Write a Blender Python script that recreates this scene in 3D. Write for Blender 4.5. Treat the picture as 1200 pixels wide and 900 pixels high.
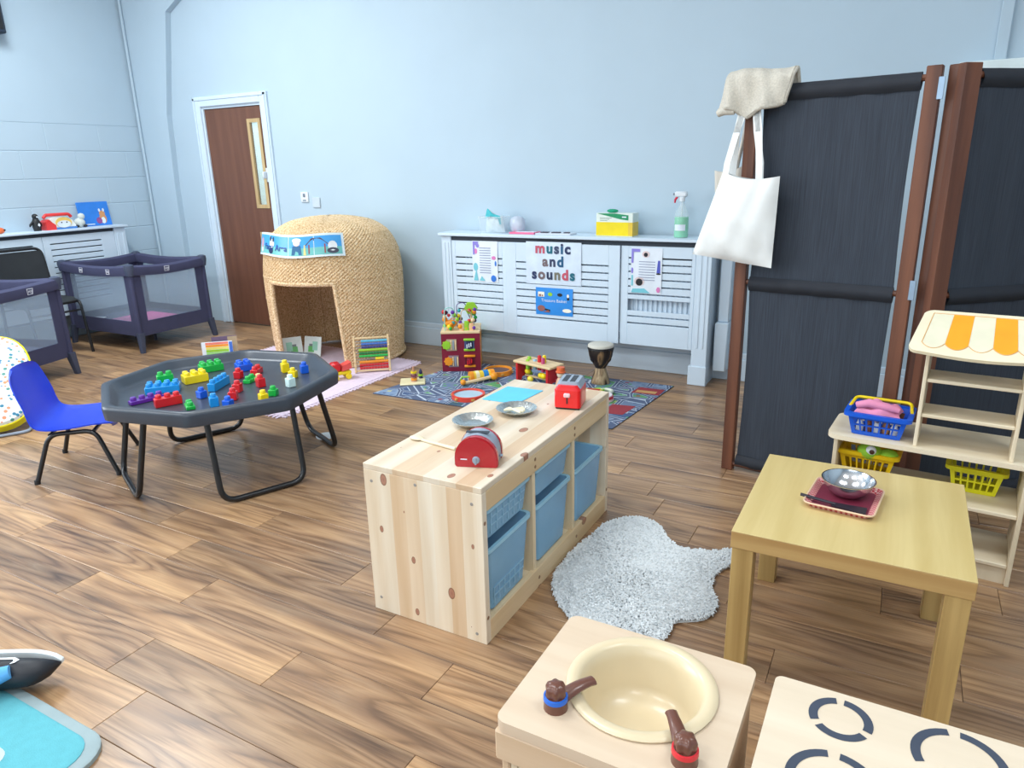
import bpy, bmesh, math, random
from math import sin, cos, pi, radians, sqrt
from mathutils import Vector, Matrix
random.seed(7)
for o in list(bpy.data.objects): bpy.data.objects.remove(o)
S = bpy.context.scene
COL = S.collection

# ------------------------------------------------------------------ camera
cam_d = bpy.data.cameras.new('camera'); cam = bpy.data.objects.new('camera', cam_d); COL.objects.link(cam)
S.camera = cam
cam_d.sensor_width = 36.0; cam_d.lens = 829.2 / 1200 * 36; cam_d.clip_start = .05
PITCH, ROLL, YAW = radians(16.96), radians(-1.338), radians(-29.01)
f = Vector((sin(YAW) * cos(PITCH), cos(YAW) * cos(PITCH), -sin(PITCH)))
r0 = Vector((cos(YAW), -sin(YAW), 0)); u0 = r0.cross(f)
r1 = cos(ROLL) * r0 + sin(ROLL) * u0; u1 = -sin(ROLL) * r0 + cos(ROLL) * u0
cam.matrix_world = Matrix(((r1.x, u1.x, -f.x, 0), (r1.y, u1.y, -f.y, 0), (r1.z, u1.z, -f.z, 1.4), (0, 0, 0, 1)))

# ------------------------------------------------------------------ world, lights, exposure
S.view_settings.view_transform = 'Standard'; S.view_settings.look = 'None'
S.view_settings.exposure = -0.55; S.view_settings.gamma = 1.0; S.view_settings.use_curve_mapping = False
W = bpy.data.worlds.new('daylight'); S.world = W; W.use_nodes = True
W.node_tree.nodes['Background'].inputs[0].default_value = (.75, .87, 1, 1)
W.node_tree.nodes['Background'].inputs[1].default_value = 1.0
def area(name, loc, rot, sx, sy, power, col):
    d = bpy.data.lights.new(name, 'AREA'); d.shape = 'RECTANGLE'; d.size = sx; d.size_y = sy
    d.energy = power; d.color = col
    o = bpy.data.objects.new(name, d); o.location = loc; o.rotation_euler = rot; COL.objects.link(o); return o
LAMP = (.90, .97, 1.0)
for lx in (-4.9, -1.9, 1.1):
    for ly in (-1.2, 2.7 if lx < -4 else 1.4):
        area('ceiling_lamp', (lx, ly, 3.53), (0, 0, 0), 1.3, .6, (128, 68, 60)[int((lx + 4.9) / 3)], LAMP)
area('window_light_left', (-6.55, -.3, 1.85), (0, radians(-90), 0), 1.7, 3.2, 230, (.88, .95, 1.0))
area('window_light_front', (-1.5, -3.88, 1.9), (radians(90), 0, 0), 4.2, 1.6, 95, (.90, .96, 1.0))
area('corridor_lamp', (-5.4, 5.6, 2.5), (0, 0, 0), .6, .6, 40, LAMP)

# ------------------------------------------------------------------ materials
def lin(c):
    return tuple((x / 12.92 if x <= .04045 else ((x + .055) / 1.055) ** 2.4) for x in c)
def rgb(r, g, b): return lin((r / 255, g / 255, b / 255))
MC = {}
class NT:
    def __init__(s, name):
        s.m = bpy.data.materials.new(name); s.m.use_nodes = True; s.t = s.m.node_tree
        s.b = s.t.nodes['Principled BSDF']; s.L = s.t.links.new
    def n(s, typ, **kw):
        x = s.t.nodes.new('ShaderNode' + typ)
        for k, v in kw.items():
            if hasattr(x, k): setattr(x, k, v)
            else: x.inputs[k.replace('_', ' ')].default_value = v
        return x
    def ramp(s, src, stops, interp='LINEAR'):
        x = s.t.nodes.new('ShaderNodeValToRGB'); cr = x.color_ramp; cr.interpolation = interp
        while len(cr.elements) < len(stops): cr.elements.new(.5)
        for e, (p, c) in zip(cr.elements, stops): e.position = p; e.color = (*c, 1)
        s.L(src, x.inputs[0]); return x
    def mix(s, fac, a, b, typ='MIX'):
        x = s.t.nodes.new('ShaderNodeMix'); x.data_type = 'RGBA'; x.blend_type = typ
        for idx, v in ((0, fac), (6, a), (7, b)):
            if isinstance(v, (int, float)): x.inputs[idx].default_value = v
            elif isinstance(v, tuple): x.inputs[idx].default_value = (*v, 1) if len(v) == 3 else v
            else: s.L(v, x.inputs[idx])
        return x.outputs[2]
    def math(s, op, a, b=0.0):
        x = s.t.nodes.new('ShaderNodeMath'); x.operation = op
        for i, v in enumerate((a, b)):
            if isinstance(v, (int, float)): x.inputs[i].default_value = v
            else: s.L(v, x.inputs[i])
        return x.outputs[0]
    def coord(s, scale=(1, 1, 1), rnd=False, kind='Object'):
        tc = s.n('TexCoord'); mp = s.n('Mapping'); mp.inputs['Scale'].default_value = scale
        src = tc.outputs[kind]
        if rnd:
            oi = s.n('ObjectInfo'); v = s.n('VectorMath', operation='MULTIPLY_ADD')
            cx = s.n('CombineXYZ'); s.L(oi.outputs['Random'], cx.inputs[0]); s.L(oi.outputs['Random'], cx.inputs[1]); s.L(oi.outputs['Random'], cx.inputs[2])
            s.L(cx.outputs[0], v.inputs[0]); v.inputs[1].default_value = (37.1, 91.7, 53.3); s.L(src, v.inputs[2]); src = v.outputs[0]
        s.L(src, mp.inputs[0]); return mp.outputs[0]
    def bump(s, h, strength=.3, dist=.002):
        x = s.n('Bump'); x.inputs['Strength'].default_value = strength; x.inputs['Distance'].default_value = dist
        s.L(h, x.inputs['Height']); s.L(x.outputs[0], s.b.inputs['Normal'])
def plain(name, col, rough=.5, metal=0, var=.06, vscale=12, bump=0, bscale=120, alpha=1, trans=0, coat=0, emit=None, spec=None):
    if name in MC: return MC[name]
    n = NT(name); b = n.b
    v = n.coord(); nz = n.n('TexNoise', Scale=vscale, Detail=4.0); n.L(v, nz.inputs['Vector'])
    dark = tuple(c * (1 - var) for c in col); lite = tuple(min(1, c * (1 + var)) for c in col)
    cr = n.ramp(nz.outputs['Fac'], [(.3, dark), (.7, lite)]); n.L(cr.outputs[0], b.inputs['Base Color'])
    b.inputs['Roughness'].default_value = rough; b.inputs['Metallic'].default_value = metal
    if spec is not None: b.inputs['Specular IOR Level'].default_value = spec
    if bump:
        n2 = n.n('TexNoise', Scale=bscale, Detail=3.0); n.L(v, n2.inputs['Vector']); n.bump(n2.outputs['Fac'], bump)
    if alpha < 1: b.inputs['Alpha'].default_value = alpha
    if trans: b.inputs['Transmission Weight'].default_value = trans
    if coat: b.inputs['Coat Weight'].default_value = coat; b.inputs['Coat Roughness'].default_value = .15
    if emit: b.inputs['Emission Color'].default_value = (*emit[0], 1); b.inputs['Emission Strength'].default_value = emit[1]
    MC[name] = n.m; return n.m
def wood(name, c1, c2, axis='X', rough=.45, scale=1.0, streak=.5, knots=False, rnd=True, boards=None, c3=None, contrast=1.0):
    """stretched grain along `axis`; boards=(axis, width) tints glued staves"""
    if name in MC: return MC[name]
    n = NT(name); sc = {'X': (1.2, 22, 22), 'Y': (22, 1.2, 22), 'Z': (22, 22, 1.2)}[axis]
    v = n.coord(tuple(x * scale for x in sc), rnd)
    a = n.n('TexNoise', Scale=1.0, Detail=6.0, Roughness=.62, Distortion=.6); n.L(v, a.inputs['Vector'])
    v2 = n.coord(tuple(x * scale * .22 for x in sc), rnd)
    w = n.n('TexWave', Scale=1.6, Distortion=7.0, Detail=3.0, wave_type='BANDS', bands_direction='DIAGONAL'); n.L(v2, w.inputs['Vector'])
    fac = n.math('ADD', n.math('MULTIPLY', a.outputs['Fac'], 1 - streak * .5), n.math('MULTIPLY', w.outputs['Fac'], streak * .5))
    lo, hi = .5 - .24 / contrast, .5 + .24 / contrast
    cr = n.ramp(fac, [(lo, c1), (.5, tuple((p + q) / 2 for p, q in zip(c1, c2))), (hi, c2)])
    out = cr.outputs[0]
    if boards:
        vb = n.coord((1, 1, 1), False); sx = n.n('SeparateXYZ'); n.L(vb, sx.inputs[0])
        k = n.math('FLOOR', n.math('DIVIDE', sx.outputs['XYZ'.index(boards[0])], boards[1]))
        wn = n.n('TexWhiteNoise', noise_dimensions='1D'); n.L(k, wn.inputs['W'])
        tint = n.ramp(wn.outputs['Value'], [(0, (.98, .99, 1.0)), (.45, (.92, .86, .78)), (.65, (1, 1, 1)), (.85, (.90, .78, .66)), (1, (.82, .68, .55))])
        out = n.mix(1.0, out, tint.outputs[0], 'MULTIPLY')
    if knots:
        oth = [i for i in range(3) if 'XYZ'[i] != knots]
        vk = n.coord((1, 1, 1), rnd); sp_ = n.n('SeparateXYZ'); n.L(vk, sp_.inputs[0]); cb = n.n('CombineXYZ')
        for q, i in enumerate(oth): n.L(n.math('MULTIPLY', sp_.outputs[i], 5.2 if 'XYZ'[i] == axis else 8.5), cb.inputs[q])
        vo = n.n('TexVoronoi', voronoi_dimensions='2D', Scale=1.0); n.L(cb.outputs[0], vo.inputs['Vector'])
        cs = n.n('SeparateColor'); n.L(vo.outputs['Color'], cs.inputs[0])
        rad = n.math('MULTIPLY', n.math('MAXIMUM', n.math('SUBTRACT', cs.outputs[0], .45), 0.0), .22)
        kf = n.math('LESS_THAN', vo.outputs['Distance'], rad)
        kc = n.ramp(n.math('DIVIDE', vo.outputs['Distance'], n.math('MAXIMUM', rad, .001)), [(.0, rgb(150, 92, 74)), (.6, rgb(168, 112, 88)), (1, rgb(120, 78, 58))])
        out = n.mix(n.math('MULTIPLY', kf, .9), out, kc.outputs[0])
    n.L(out, n.b.inputs['Base Color']); n.b.inputs['Roughness'].default_value = rough
    n.bump(a.outputs['Fac'], .12, .001)
    MC[name] = n.m; return n.m

# floor planks: walnut-look laminate, one object per plank
def plank_mat(name, island):
    n = NT(name)
    if island:
        g = n.n('NewGeometry'); rnd = g.outputs['Random Per Island']
    else:
        g = n.n('ObjectInfo'); rnd = g.outputs['Random']
    tc = n.n('TexCoord'); cx = n.n('CombineXYZ')
    for i in range(3): n.L(rnd, cx.inputs[i])
    va = n.n('VectorMath', operation='MULTIPLY_ADD'); n.L(cx.outputs[0], va.inputs[0]); va.inputs[1].default_value = (71.3, 43.9, 17.7); n.L(tc.outputs['Object'], va.inputs[2])
    def mp(s):
        m = n.n('Mapping'); m.inputs['Scale'].default_value = s; n.L(va.outputs[0], m.inputs[0]); return m.outputs[0]
    # cathedral figure: contour lines of a stretched height field
    warp = n.n('TexNoise', Scale=1.0, Detail=1.6, Roughness=.42, Distortion=.25); n.L(mp((.75, 8.0, 1)), warp.inputs['Vector'])
    fine = n.n('TexNoise', Scale=1.0, Detail=5.0, Roughness=.65); n.L(mp((5, 150, 10)), fine.inputs['Vector'])
    streak = n.n('TexNoise', Scale=1.0, Detail=3.0, Roughness=.55, Distortion=.4); n.L(mp((1.0, 9, 5)), streak.inputs['Vector'])
    ph = n.math('ADD', n.math('MULTIPLY', warp.outputs['Fac'], 11.0), n.math('MULTIPLY', fine.outputs['Fac'], .5))
    ring = n.math('ABSOLUTE', n.math('SUBTRACT', n.math('FRACT', ph), .5))
    base = n.ramp(streak.outputs['Fac'], [(.30, rgb(94, 76, 65)), (.42, rgb(142, 112, 87)), (.56, rgb(176, 140, 104)), (.72, rgb(202, 166, 124))])
    rc_ = n.ramp(ring, [(.0, rgb(88, 70, 58)), (.05, rgb(108, 86, 70)), (.16, rgb(164, 132, 104)), (.5, rgb(206, 176, 142))])
    c = n.mix(.36, base.outputs[0], rc_.outputs[0])
    fr = n.ramp(fine.outputs['Fac'], [(.35, (.74, .71, .69)), (.6, (1.05, 1.04, 1.03))])
    c = n.mix(.8, c, fr.outputs[0], 'MULTIPLY')
    tn = n.ramp(rnd, [(0, (.72, .70, .69)), (.3, (1.0, .95, .89)), (.55, (.84, .81, .79)), (.75, (1.0, .95, .88)), (1, (1.1, 1.04, .95))])
    c = n.mix(1.0, c, tn.outputs[0], 'MULTIPLY')
    n.L(c, n.b.inputs['Base Color']); n.b.inputs['Roughness'].default_value = .30
    n.b.inputs['Specular IOR Level'].default_value = .5
    n.bump(fine.outputs['Fac'], .08, .001)
    return n.m
PLANK = plank_mat('walnut_laminate', False); PLANK_J = plank_mat('walnut_laminate_joined', True)

WALL = plain('wall_paint', rgb(183, 203, 217), .6, var=.015, vscale=3, bump=.12, bscale=60)
WHITE = plain('white_satin_paint', rgb(210, 226, 240), .4, var=.015, bump=.03)
WHITE_PL = plain('white_plastic', rgb(225, 232, 238), .35, var=.02)
DARK = plain('dark_gap', rgb(60, 68, 78), .8)
CREAM = plain('cream_print', rgb(245, 240, 225), .6)
CORR = plain('corridor_paint', rgb(205, 225, 225), .7)
YELLOWP = plain('corridor_yellow', rgb(214, 205, 110), .7)
BLACKM = plain('black_metal', rgb(22, 22, 25), .35, var=.05, coat=.2)
BLACKP = plain('black_plastic', rgb(28, 29, 33), .5)
CHROME = plain('steel', rgb(190, 195, 200), .22, 1.0, var=.04)
GREYP = plain('grey_plastic', rgb(150, 163, 180), .4, var=.04)
DOORW = wood('door_veneer', rgb(98, 62, 47), rgb(120, 79, 60), 'Z', .45, .8, .3)
BEAD = wood('oak_bead', rgb(180, 150, 105), rgb(205, 178, 130), 'Z', .5)
def tint(name, r, g, b, rough=.4, **k): return plain(name, rgb(r, g, b), rough, **k)
RED = tint('red_plastic', 214, 28, 38, .32, coat=.3)
YEL = tint('yellow_plastic', 244, 214, 12, .35, coat=.2)
GRN = tint('green_plastic', 24, 178, 70, .35, coat=.2)
BLU = tint('blue_plastic', 12, 92, 214, .33, coat=.2)
SKY = tint('sky_blue_plastic', 24, 146, 220, .35, coat=.2)
PUR = tint('purple_plastic', 98, 40, 158, .35, coat=.2)
PALE = tint('pale_plastic', 214, 240, 238, .4)
ORG = tint('orange_paint', 240, 150, 30, .4)
PINK = tint('pink_paint', 232, 130, 165, .5)
NAVY = tint('navy_paint', 35, 38, 78, .45)
LIME = tint('lime_paint', 150, 205, 50, .45)
TEAL = tint('teal_paint', 40, 160, 165, .45)
NAT = wood('toy_wood', rgb(222, 190, 140), rgb(240, 214, 170), 'X', .5, 2.0)
DKRED = tint('dark_red_paint', 130, 20, 45, .4)
REDP = tint('red_paint', 200, 32, 40, .4)

# ------------------------------------------------------------------ mesh builder
class MB:
    def __init__(s): s.bm = bmesh.new(); s.mi = 0; s.T = Matrix()
    def _v(s, co): return s.bm.verts.new(s.T @ Vector(co))
    def face(s, vs):
        try:
            q = s.bm.faces.new(vs); q.material_index = s.mi; return q
        except ValueError: return None
    def raw(s, verts, faces):
        vs = [s._v(c) for c in verts]
        for q in faces: s.face([vs[i] for i in q])
        return s
    def box(s, x0, x1, y0, y1, z0, z1, b=0):
        if b <= 0:
            v = [(x, y, z) for z in (z0, z1) for y in (y0, y1) for x in (x0, x1)]
            return s.raw(v, [(0, 2, 3, 1), (4, 5, 7, 6), (0, 1, 5, 4), (2, 6, 7, 3), (0, 4, 6, 2), (1, 3, 7, 5)])
        c = ((x0 + x1) / 2, (y0 + y1) / 2, (z0 + z1) / 2); h = (abs(x1 - x0) / 2, abs(y1 - y0) / 2, abs(z1 - z0) / 2)
        b = min(b, min(h) * .9); idx = {}; vs = []
        for sx in (-1, 1):
            for sy in (-1, 1):
                for sz in (-1, 1):
                    for ax in range(3):
                        p = [h[0], h[1], h[2]]
                        for k in range(3):
                            if k != ax: p[k] -= b
                        idx[(sx, sy, sz, ax)] = len(vs)
                        vs.append((c[0] + sx * p[0], c[1] + sy * p[1], c[2] + sz * p[2]))
        F = []
        I = lambda *a: idx[a]
        for sg in (-1, 1):
            q = [I(sg, -1, -1, 0), I(sg, 1, -1, 0), I(sg, 1, 1, 0), I(sg, -1, 1, 0)]; F.append(q if sg > 0 else q[::-1])
            q = [I(-1, sg, -1, 1), I(-1, sg, 1, 1), I(1, sg, 1, 1), I(1, sg, -1, 1)]; F.append(q if sg > 0 else q[::-1])
            q = [I(-1, -1, sg, 2), I(1, -1, sg, 2), I(1, 1, sg, 2), I(-1, 1, sg, 2)]; F.append(q if sg > 0 else q[::-1])
        for a in (-1, 1):
            for d in (-1, 1):
                q = [I(a, d, -1, 0), I(a, d, 1, 0), I(a, d, 1, 1), I(a, d, -1, 1)]; F.append(q)
                q = [I(a, -1, d, 0), I(a, 1, d, 0), I(a, 1, d, 2), I(a, -1, d, 2)]; F.append(q)
                q = [I(-1, a, d, 1), I(1, a, d, 1), I(1, a, d, 2), I(-1, a, d, 2)]; F.append(q)
        for sx in (-1, 1):
            for sy in (-1, 1):
                for sz in (-1, 1): F.append([I(sx, sy, sz, 0), I(sx, sy, sz, 1), I(sx, sy, sz, 2)])
        return s.raw(vs, F)
    def tube(s, pts, r, seg=8, closed=False, cap=True):
        P = [Vector(p) for p in pts]; n = len(P); rings = []; prev = None
        for i, p in enumerate(P):
            a = P[(i - 1) % n] if (closed or i > 0) else p
            b = P[(i + 1) % n] if (closed or i < n - 1) else p
            t = (b - a); t = t.normalized() if t.length > 1e-9 else Vector((0, 0, 1))
            if prev is None:
                q = Vector((0, 0, 1)) if abs(t.z) < .9 else Vector((1, 0, 0))
                nx = t.cross(q).normalized()
            else:
                nx = (prev - t * prev.dot(t)).normalized()
            prev = nx; ny = t.cross(nx); rr = r[i] if isinstance(r, (list, tuple)) else r
            rings.append([s._v(p + (nx * cos(2 * pi * k / seg) + ny * sin(2 * pi * k / seg)) * rr) for k in range(seg)])
        m = n if closed else n - 1
        for i in range(m):
            A, B = rings[i], rings[(i + 1) % n]
            for k in range(seg): s.face([A[k], A[(k + 1) % seg], B[(k + 1) % seg], B[k]])
        if cap and not closed: s.face(rings[0][::-1]); s.face(rings[-1])
        return s
    def lathe(s, prof, seg=24, c=(0, 0, 0), fn=None):
        rings = []
        for (r, z) in prof:
            if r < 1e-6: rings.append([s._v((c[0], c[1], c[2] + z))]); continue
            ring = []
            for k in range(seg):
                a = 2 * pi * k / seg; rr = r * (fn(a, z) if fn else 1)
                ring.append(s._v((c[0] + rr * cos(a), c[1] + rr * sin(a), c[2] + z)))
            rings.append(ring)
        for A, B in zip(rings, rings[1:]):
            if len(A) == 1 and len(B) == 1: continue
            for k in range(seg):
                k2 = (k + 1) % seg
                if len(A) == 1: s.face([A[0], B[k2], B[k]])
                elif len(B) == 1: s.face([A[k], A[k2], B[0]])
                else: s.face([A[k], A[k2], B[k2], B[k]])
        return s
    def prism(s, pts, z0, z1):
        lo = [s._v((x, y, z0)) for x, y in pts]; hi = [s._v((x, y, z1)) for x, y in pts]; n = len(pts)
        s.face(lo[::-1]); s.face(hi)
        for i in range(n): s.face([lo[i], lo[(i + 1) % n], hi[(i + 1) % n], hi[i]])
        return s
    def frustum(s, lo, hi, z0, z1, cap0=True, cap1=True):
        A = [s._v((x, y, z0)) for x, y in lo]; B = [s._v((x, y, z1)) for x, y in hi]; n = len(A)
        if cap0: s.face(A[::-1])
        if cap1: s.face(B)
        for i in range(n): s.face([A[i], A[(i + 1) % n], B[(i + 1) % n], B[i]])
        return s
    def grid(s, fn, nu, nv, closed_u=False):
        V = [[s._v(fn(i / nu, j / nv)) for j in range(nv + 1)] for i in range(nu if closed_u else nu + 1)]
        for i in range(nu):
            for j in range(nv):
                i2 = (i + 1) % nu if closed_u else i + 1
                s.face([V[i][j], V[i2][j], V[i2][j + 1], V[i][j + 1]])
        return s
    def ball(s, c, r, seg=12, sc=(1, 1, 1)):
        n = seg // 2
        prof = [(r * sin(pi * i / n), -r * cos(pi * i / n)) for i in range(n + 1)]
        T = s.T; s.T = T @ Matrix.Translation(c) @ Matrix.Diagonal((*sc, 1)); s.lathe(prof, seg); s.T = T; return s
    def at(s, loc=(0, 0, 0), rz=0, rx=0, ry=0):
        s.T = Matrix.Translation(loc) @ Matrix.Rotation(rz, 4, 'Z') @ Matrix.Rotation(rx, 4, 'X') @ Matrix.Rotation(ry, 4, 'Y'); return s
    def mesh(s, name, mats, smooth=40, recalc=True):
        if recalc: bmesh.ops.recalc_face_normals(s.bm, faces=s.bm.faces)
        me = bpy.data.meshes.new(name); s.bm.to_mesh(me); s.bm.free()
        for m in (mats if isinstance(mats, (list, tuple)) else [mats]): me.materials.append(m)
        if smooth:
            me.shade_smooth(); me.set_sharp_from_angle(angle=radians(smooth))
        return me
    def build(s, name, mats, parent=None, smooth=40, label=None, **k):
        return link(name, s.mesh(name, mats, smooth), parent, label, **k)
def link(name, me, parent=None, label=None, loc=None, rz=None, kind=None):
    o = bpy.data.objects.new(name, me); COL.objects.link(o)
    if parent is not None: o.parent = parent
    if label: o['label'] = label
    if loc: o.location = loc
    if rz is not None: o.rotation_euler = (0, 0, rz)
    if kind: o['kind'] = kind
    return o
def tag(o, label, cat, group=None):
    o['label'] = label; o['category'] = cat
    if group: o['group'] = group
    return o
def thing(name, label, cat, loc=(0, 0, 0), rz=0, group=None):
    o = bpy.data.objects.new(name, None); COL.objects.link(o); o.empty_display_size = .05
    o.location = loc; o.rotation_euler = (0, 0, rz); return tag(o, label, cat, group)
def dup(root, loc, rz, label, group=None):
    def cp(o, par):
        c = o.copy(); COL.objects.link(c); c.parent = par
        for ch in list(o.children): cp(ch, c)
        return c
    r = cp(root, None); r.location = loc; r.rotation_euler = (0, 0, rz); r['label'] = label
    if group: r['group'] = group
    return r
def struct(name, mb, m, parent=None, smooth=0):
    o = mb.build(name, m, parent, smooth)
    if parent is None: o['kind'] = 'structure'
    return o
def rrect(x0, x1, y0, y1, r, n=5):
    out = []
    for cx, cy, a0 in ((x1 - r, y1 - r, 0), (x0 + r, y1 - r, 90), (x0 + r, y0 + r, 180), (x1 - r, y0 + r, 270)):
        for i in range(n + 1):
            a = radians(a0 + 90 * i / n); out.append((cx + r * cos(a), cy + r * sin(a)))
    return out
def fillet(pts, r, n=5):
    """round the corners of an open 3D polyline"""
    P = [Vector(p) for p in pts]; out = [P[0]]
    for a, b, c in zip(P, P[1:], P[2:]):
        d1 = (a - b); d2 = (c - b); rr = min(r, d1.length * .45, d2.length * .45)
        p = b + d1.normalized() * rr; q = b + d2.normalized() * rr
        for i in range(n + 1):
            t = i / n; out.append((1 - t) ** 2 * p + 2 * t * (1 - t) * b + t * t * q)
    out.append(P[-1]); return out
def lettering(name, rows, mats, parent, place, size, bold=0.0):
    """rows: (text, x, y); every letter takes the next colour of mats; place: 4x4 matrix of the print plane"""
    groups = {}; idx = 0
    for text, x, y, sz in rows:
        cu = bpy.data.curves.new('t', 'FONT'); cu.body = text; cu.size = sz; cu.align_x = 'CENTER'; cu.offset = bold; cu.space_character = 1.22 if bold else 1.0
        ob = bpy.data.objects.new('t', cu); COL.objects.link(ob)
        dg = bpy.context.evaluated_depsgraph_get(); me = bpy.data.meshes.new_from_object(ob.evaluated_get(dg))
        bpy.data.objects.remove(ob); bpy.data.curves.remove(cu)
        # colour letters by connected island, left to right
        bm = bmesh.new(); bm.from_mesh(me); bpy.data.meshes.remove(me)
        seen = set(); isl = []
        for v in bm.verts:
            if v in seen: continue
            st = [v]; seen.add(v); comp = []
            while st:
                w = st.pop(); comp.append(w)
                for e in w.link_edges:
                    q = e.other_vert(w)
                    if q not in seen: seen.add(q); st.append(q)
            isl.append(comp)
        isl.sort(key=lambda c: min(q.co.x for q in c))
        for comp in isl:
            fs = {q for v in comp for q in v.link_faces}
            for q in fs: q.material_index = idx % len(mats)
            idx += 1
        for v in bm.verts: v.co.x += x; v.co.y += y
        groups[text + str(y)] = bm
    me = bpy.data.meshes.new(name); big = bmesh.new()
    for bm in groups.values():
        tmp = bpy.data.meshes.new('x'); bm.to_mesh(tmp); bm.free(); big.from_mesh(tmp); bpy.data.meshes.remove(tmp)
    big.transform(place); big.to_mesh(me); big.free()
    for m in mats: me.materials.append(m)
    return link(name, me, parent)

# ================================================================== SETTING
XL, YB, XR, YF, HC = -6.65, 4.72, 3.4, -4.0, 3.6
fl = struct('floor', MB().box(XL - .3, XR + .2, YF - .2, YB + 1.7, -.06, -.011), plain('subfloor', rgb(70, 52, 42), .8))
PW, PL, PY0 = .1655, 1.012, .955 - 4 * .1655
OFFS = {-1: -1.74, 0: -1.933, 1: -2.48, 2: -2.036, 3: -2.338, 4: -2.622, 5: -2.22, 6: -2.75, 7: -2.40, 8: -1.95, 9: -2.62,
        10: -1.80, 11: -1.88, 12: -2.07, 13: -1.63, 14: -2.165, 15: -2.52, 16: -1.9, 17: -2.3, 18: -2.7, 19: -2.0, 20: -2.45, 21: -1.85, 22: -2.25}
pcache = {}
def plank_mesh(w, d):
    k = (round(w, 3), round(d, 3))
    if k not in pcache: pcache[k] = MB().box(0, w - .0012, 0, d - .0012, -.011, 0, .0012).mesh('plank', PLANK, 0)
    return pcache[k]
for k in range(-4, 23):
    y0 = .955 + k * PW; y1 = min(y0 + PW, YB)
    x = OFFS.get(k, -2.1 + .37 * ((k * 7) % 5) / 2)
    while x > XL: x -= PL
    while x < 1.9:
        a, b = max(x, XL), x + PL
        if b - a > .02: link('plank', plank_mesh(b - a, y1 - y0), fl, loc=(a, y0, 0))
        x += PL
mb = MB(); rr = random.Random(3)
for k in range(-5, -31, -1):
    y0 = .955 + k * PW; x = XL - rr.random() * PL
    while x < XR:
        a, b = max(x, XL), min(x + PL, XR)
        if b - a > .02 and y0 > YF - PW: mb.box(a, b - .0012, max(y0, YF), y0 + PW - .0012, -.011, 0)
        x += PL
for k in range(-4, 23):
    y0 = .955 + k * PW; mb.box(2.6, XR, y0, min(y0 + PW, YB) - .0012, -.011, 0)
o = mb.build('plank_joined', PLANK_J, fl, 0); o['kind'] = 'stuff'
# gap filler between the single planks and the joined ones on the right
# back wall with the door opening
DX0, DX1, DZ = -5.805, -5.02, 2.005
mb = MB()
mb.box(XL - .2, DX0, YB, YB + .15, 0, HC); mb.box(DX1, XR + .2, YB, YB + .15, 0, HC); mb.box(DX0, DX1, YB, YB + .15, DZ, HC)
wall_back = struct('wall_back', mb, WALL)
# left wall of painted concrete blocks, flush plaster above
mb = MB()
mb.box(XL - .15, XL - .0035, 2.2, YB, 0, 1.865)
mb.box(XL - .15, XL, 2.2, YB, 1.865, HC); mb.box(XL - .15, XL, 1.4, 2.2, 0, HC)
mb.box(XL - .15, XL, YF, -2.0, 0, HC); mb.box(XL - .15, XL, -2.0, 1.4, 0, .95); mb.box(XL - .15, XL, -2.0, 1.4, 2.75, HC)
wall_left = struct('wall_left', mb, WALL)
BH, BL = .2331, .478
bcache = {}
for c in range(8):
    z1 = 1.865 - c * BH; z0 = max(z1 - BH, 0); y = (3.76 if c % 2 == 0 else 3.517) + 3 * BL
    while y > 2.2:
        a, b = max(y - BL, 2.2), min(y, YB)
        if b - a > .02:
            key = (round(b - a, 3), round(z1 - z0, 3))
            if key not in bcache: bcache[key] = MB().box(-.02, 0, .003, b - a - .003, .003, z1 - z0 - .003, .003).mesh('block', WALL, 0)
            link('block', bcache[key], wall_left, loc=(XL, a, z0))
        y -= BL
struct('wall_right', MB().box(XR, XR + .15, YF, YB, 0, HC), WALL)
mb = MB(); mb.box(XL, -3.8, YF - .15, YF, 0, HC); mb.box(.8, XR, YF - .15, YF, 0, HC); mb.box(-3.8, .8, YF - .15, YF, 0, 1.0); mb.box(-3.8, .8, YF - .15, YF, 2.8, HC)
struct('wall_front', mb, WALL)
struct('ceiling', MB().box(XL - .2, XR + .2, YF - .2, YB + .2, HC, HC + .1), plain('ceiling_paint', rgb(235, 238, 240), .8))
# skirting along the back wall: tall white board with a lip
mb = MB()
mb.box(DX1 + .09, XR, YB - .018, YB, 0, .15, .004); mb.box(DX1 + .09, XR, YB - .012, YB, .15, .19, .004)
struct('baseboard_back', mb, WHITE)
# boxed-in frame column and its knee at the end of the wall
pts = [(XL, 0), (-6.27, 0), (-6.255, 1.3), (-6.215, 1.95), (-6.02, 2.80), (-5.84, 2.89), (-4.3, 3.6), (XL, 3.6)]
mb = MB(); mb.T = Matrix.Translation((0, YB, 0)) @ Matrix.Rotation(pi / 2, 4, 'X'); mb.prism(pts, 0, .055)
struct('trim_1', mb, WALL)
mb = MB(); mb.tube([(XL + .03, YB - .07, 0), (XL + .03, YB - .07, HC)], .013, 8); struct('trim_2', mb, WALL, smooth=40)
mb = MB(); mb.box(.285, .34, YB - .03, YB, 0, HC, .004); struct('trim_3', mb, WALL)
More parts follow.
